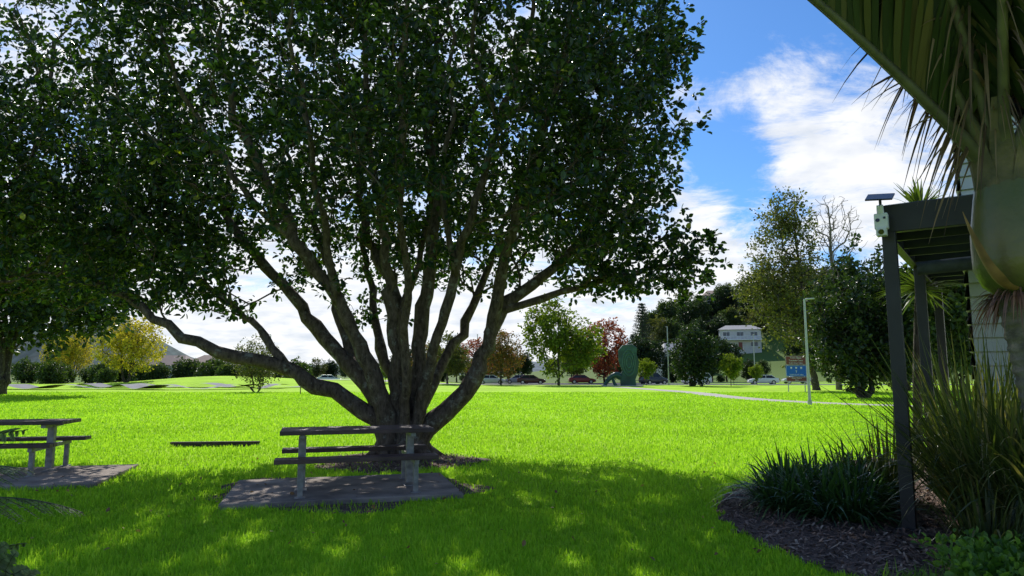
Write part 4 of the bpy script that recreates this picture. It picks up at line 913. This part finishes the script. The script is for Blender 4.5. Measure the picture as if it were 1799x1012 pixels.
# ------------------------------------------------------------------ light & sky
az = math.radians(-12); el = math.radians(41)
sd = Vector((math.sin(az) * math.cos(el), math.cos(az) * math.cos(el), math.sin(el)))
sl = bpy.data.lights.new("sun", 'SUN'); sl.energy = 5.0; sl.angle = math.radians(.53); sl.color = (1, .955, .88)
so = bpy.data.objects.new("sun", sl); so.rotation_euler = sd.to_track_quat('Z', 'Y').to_euler(); so.location = (0, 0, 50); COL.objects.link(so)

w = bpy.data.worlds.new("World"); scene.world = w; w.use_nodes = True; nt = w.node_tree; N = nt.nodes; L = nt.links
for n_ in list(N): N.remove(n_)
out = N.new('ShaderNodeOutputWorld'); bg = N.new('ShaderNodeBackground'); bg2 = N.new('ShaderNodeBackground')
sky = N.new('ShaderNodeTexSky'); sky.sky_type = 'NISHITA'; sky.sun_disc = False; sky.sun_elevation = el; sky.sun_rotation = az; sky.air_density = 1.0; sky.dust_density = .3; sky.ozone_density = 3
tint = N.new('ShaderNodeMix'); tint.data_type = 'RGBA'; tint.blend_type = 'MULTIPLY'; tint.inputs[0].default_value = 1; tint.inputs[7].default_value = (.52, .86, 1.22, 1)
L.new(sky.outputs[0], tint.inputs[6]); L.new(tint.outputs[2], bg.inputs['Color']); bg.inputs['Strength'].default_value = .118
tc = N.new('ShaderNodeTexCoord'); sp = N.new('ShaderNodeSeparateXYZ'); L.new(tc.outputs['Generated'], sp.inputs[0])
def M(op, a, b_=None, c=None, clamp=False):
    n_ = N.new('ShaderNodeMath'); n_.operation = op; n_.use_clamp = clamp
    for k, q in enumerate((a, b_, c)):
        if q is None: continue
        if isinstance(q, (int, float)): n_.inputs[k].default_value = q
        else: L.new(q, n_.inputs[k])
    return n_.outputs[0]
zc = M('ADD', M('MAXIMUM', sp.outputs[2], 0), .22)
cb = N.new('ShaderNodeCombineXYZ'); L.new(M('DIVIDE', sp.outputs[0], zc), cb.inputs[0]); L.new(M('DIVIDE', sp.outputs[1], zc), cb.inputs[1])
nz = N.new('ShaderNodeTexNoise'); nz.inputs['Scale'].default_value = 3.4; nz.inputs['Detail'].default_value = 14; nz.inputs['Roughness'].default_value = .68; nz.inputs['Distortion'].default_value = .6
L.new(cb.outputs[0], nz.inputs['Vector'])
mpc = N.new('ShaderNodeMapping'); mpc.inputs['Rotation'].default_value = (0, 0, .9); mpc.inputs['Scale'].default_value = (9, 22, 1); L.new(cb.outputs[0], mpc.inputs['Vector'])
nf = N.new('ShaderNodeTexNoise'); nf.inputs['Scale'].default_value = 1.0; nf.inputs['Detail'].default_value = 10; nf.inputs['Roughness'].default_value = .6; nf.inputs['Distortion'].default_value = .8; L.new(mpc.outputs[0], nf.inputs['Vector'])
def blob(d, c0, c1, wt):
    vd = N.new('ShaderNodeVectorMath'); vd.operation = 'DOT_PRODUCT'; L.new(tc.outputs['Generated'], vd.inputs[0]); vd.inputs[1].default_value = Vector(d).normalized()
    mr_ = N.new('ShaderNodeMapRange'); mr_.interpolation_type = 'SMOOTHSTEP'; L.new(vd.outputs['Value'], mr_.inputs[0]); mr_.inputs[1].default_value = math.cos(math.radians(c0)); mr_.inputs[2].default_value = math.cos(math.radians(c1)); mr_.inputs[3].default_value = 0; mr_.inputs[4].default_value = wt
    return mr_.outputs[0]
s = M('ADD', M('MULTIPLY', nz.outputs['Fac'], .84), M('MULTIPLY', nf.outputs['Fac'], .2))
for d, c0, c1, wt in [((.47, 1, .33), 8, 1, .12), ((.60, 1, .31), 9, 1, .15), ((.43, 1, .48), 11, 1, .07), ((.25, 1, .21), 8, 1, .18), ((.36, 1, .12), 8, 1, .08), ((-.35, 1, .3), 40, 5, .18),
                      ((.325, 1, .32), 4.5, 1, -.18), ((.34, 1, .64), 10, 2, -.18), ((.37, 1, .22), 4, 1, -.1), ((.62, 1, .55), 9, 1, -.1), ((.5, 1, .41), 3, .5, -.06)]:
    s = M('ADD', s, blob(d, c0, c1, wt))
hz = N.new('ShaderNodeMapRange'); L.new(sp.outputs[2], hz.inputs[0]); hz.inputs[1].default_value = .0; hz.inputs[2].default_value = .22; hz.inputs[3].default_value = .24; hz.inputs[4].default_value = 0
s = M('ADD', s, hz.outputs[0])
mr = N.new('ShaderNodeMapRange'); mr.interpolation_type = 'SMOOTHSTEP'; L.new(s, mr.inputs[0]); mr.inputs[1].default_value = .50; mr.inputs[2].default_value = .76; mr.inputs[3].default_value = .0; mr.inputs[4].default_value = .97
n3 = N.new('ShaderNodeTexNoise'); n3.inputs['Scale'].default_value = 7; n3.inputs['Detail'].default_value = 8; L.new(cb.outputs[0], n3.inputs['Vector'])
cr = ramp(N, [(.3, (.70, .75, .83)), (.6, (.99, .99, 1.0))]); L.new(n3.outputs['Fac'], cr.inputs['Fac'])
L.new(cr.outputs['Color'], bg2.inputs['Color']); bg2.inputs['Strength'].default_value = 1.08
mx = N.new('ShaderNodeMixShader'); L.new(mr.outputs[0], mx.inputs[0]); L.new(bg.outputs[0], mx.inputs[1]); L.new(bg2.outputs[0], mx.inputs[2]); L.new(mx.outputs[0], out.inputs['Surface'])

# ------------------------------------------------------------------ camera
cam = bpy.data.cameras.new("camera"); cam.sensor_width = 36; cam.lens = 24; cam.clip_end = 8000; cam.clip_start = .05
co = bpy.data.objects.new("camera", cam); co.location = (0, 0, 1.6); co.rotation_euler = (math.radians(90 + 7.18), 0, 0); COL.objects.link(co)
scene.camera = co
scene.view_settings.view_transform = 'Standard'; scene.view_settings.look = 'None'; scene.view_settings.exposure = 0
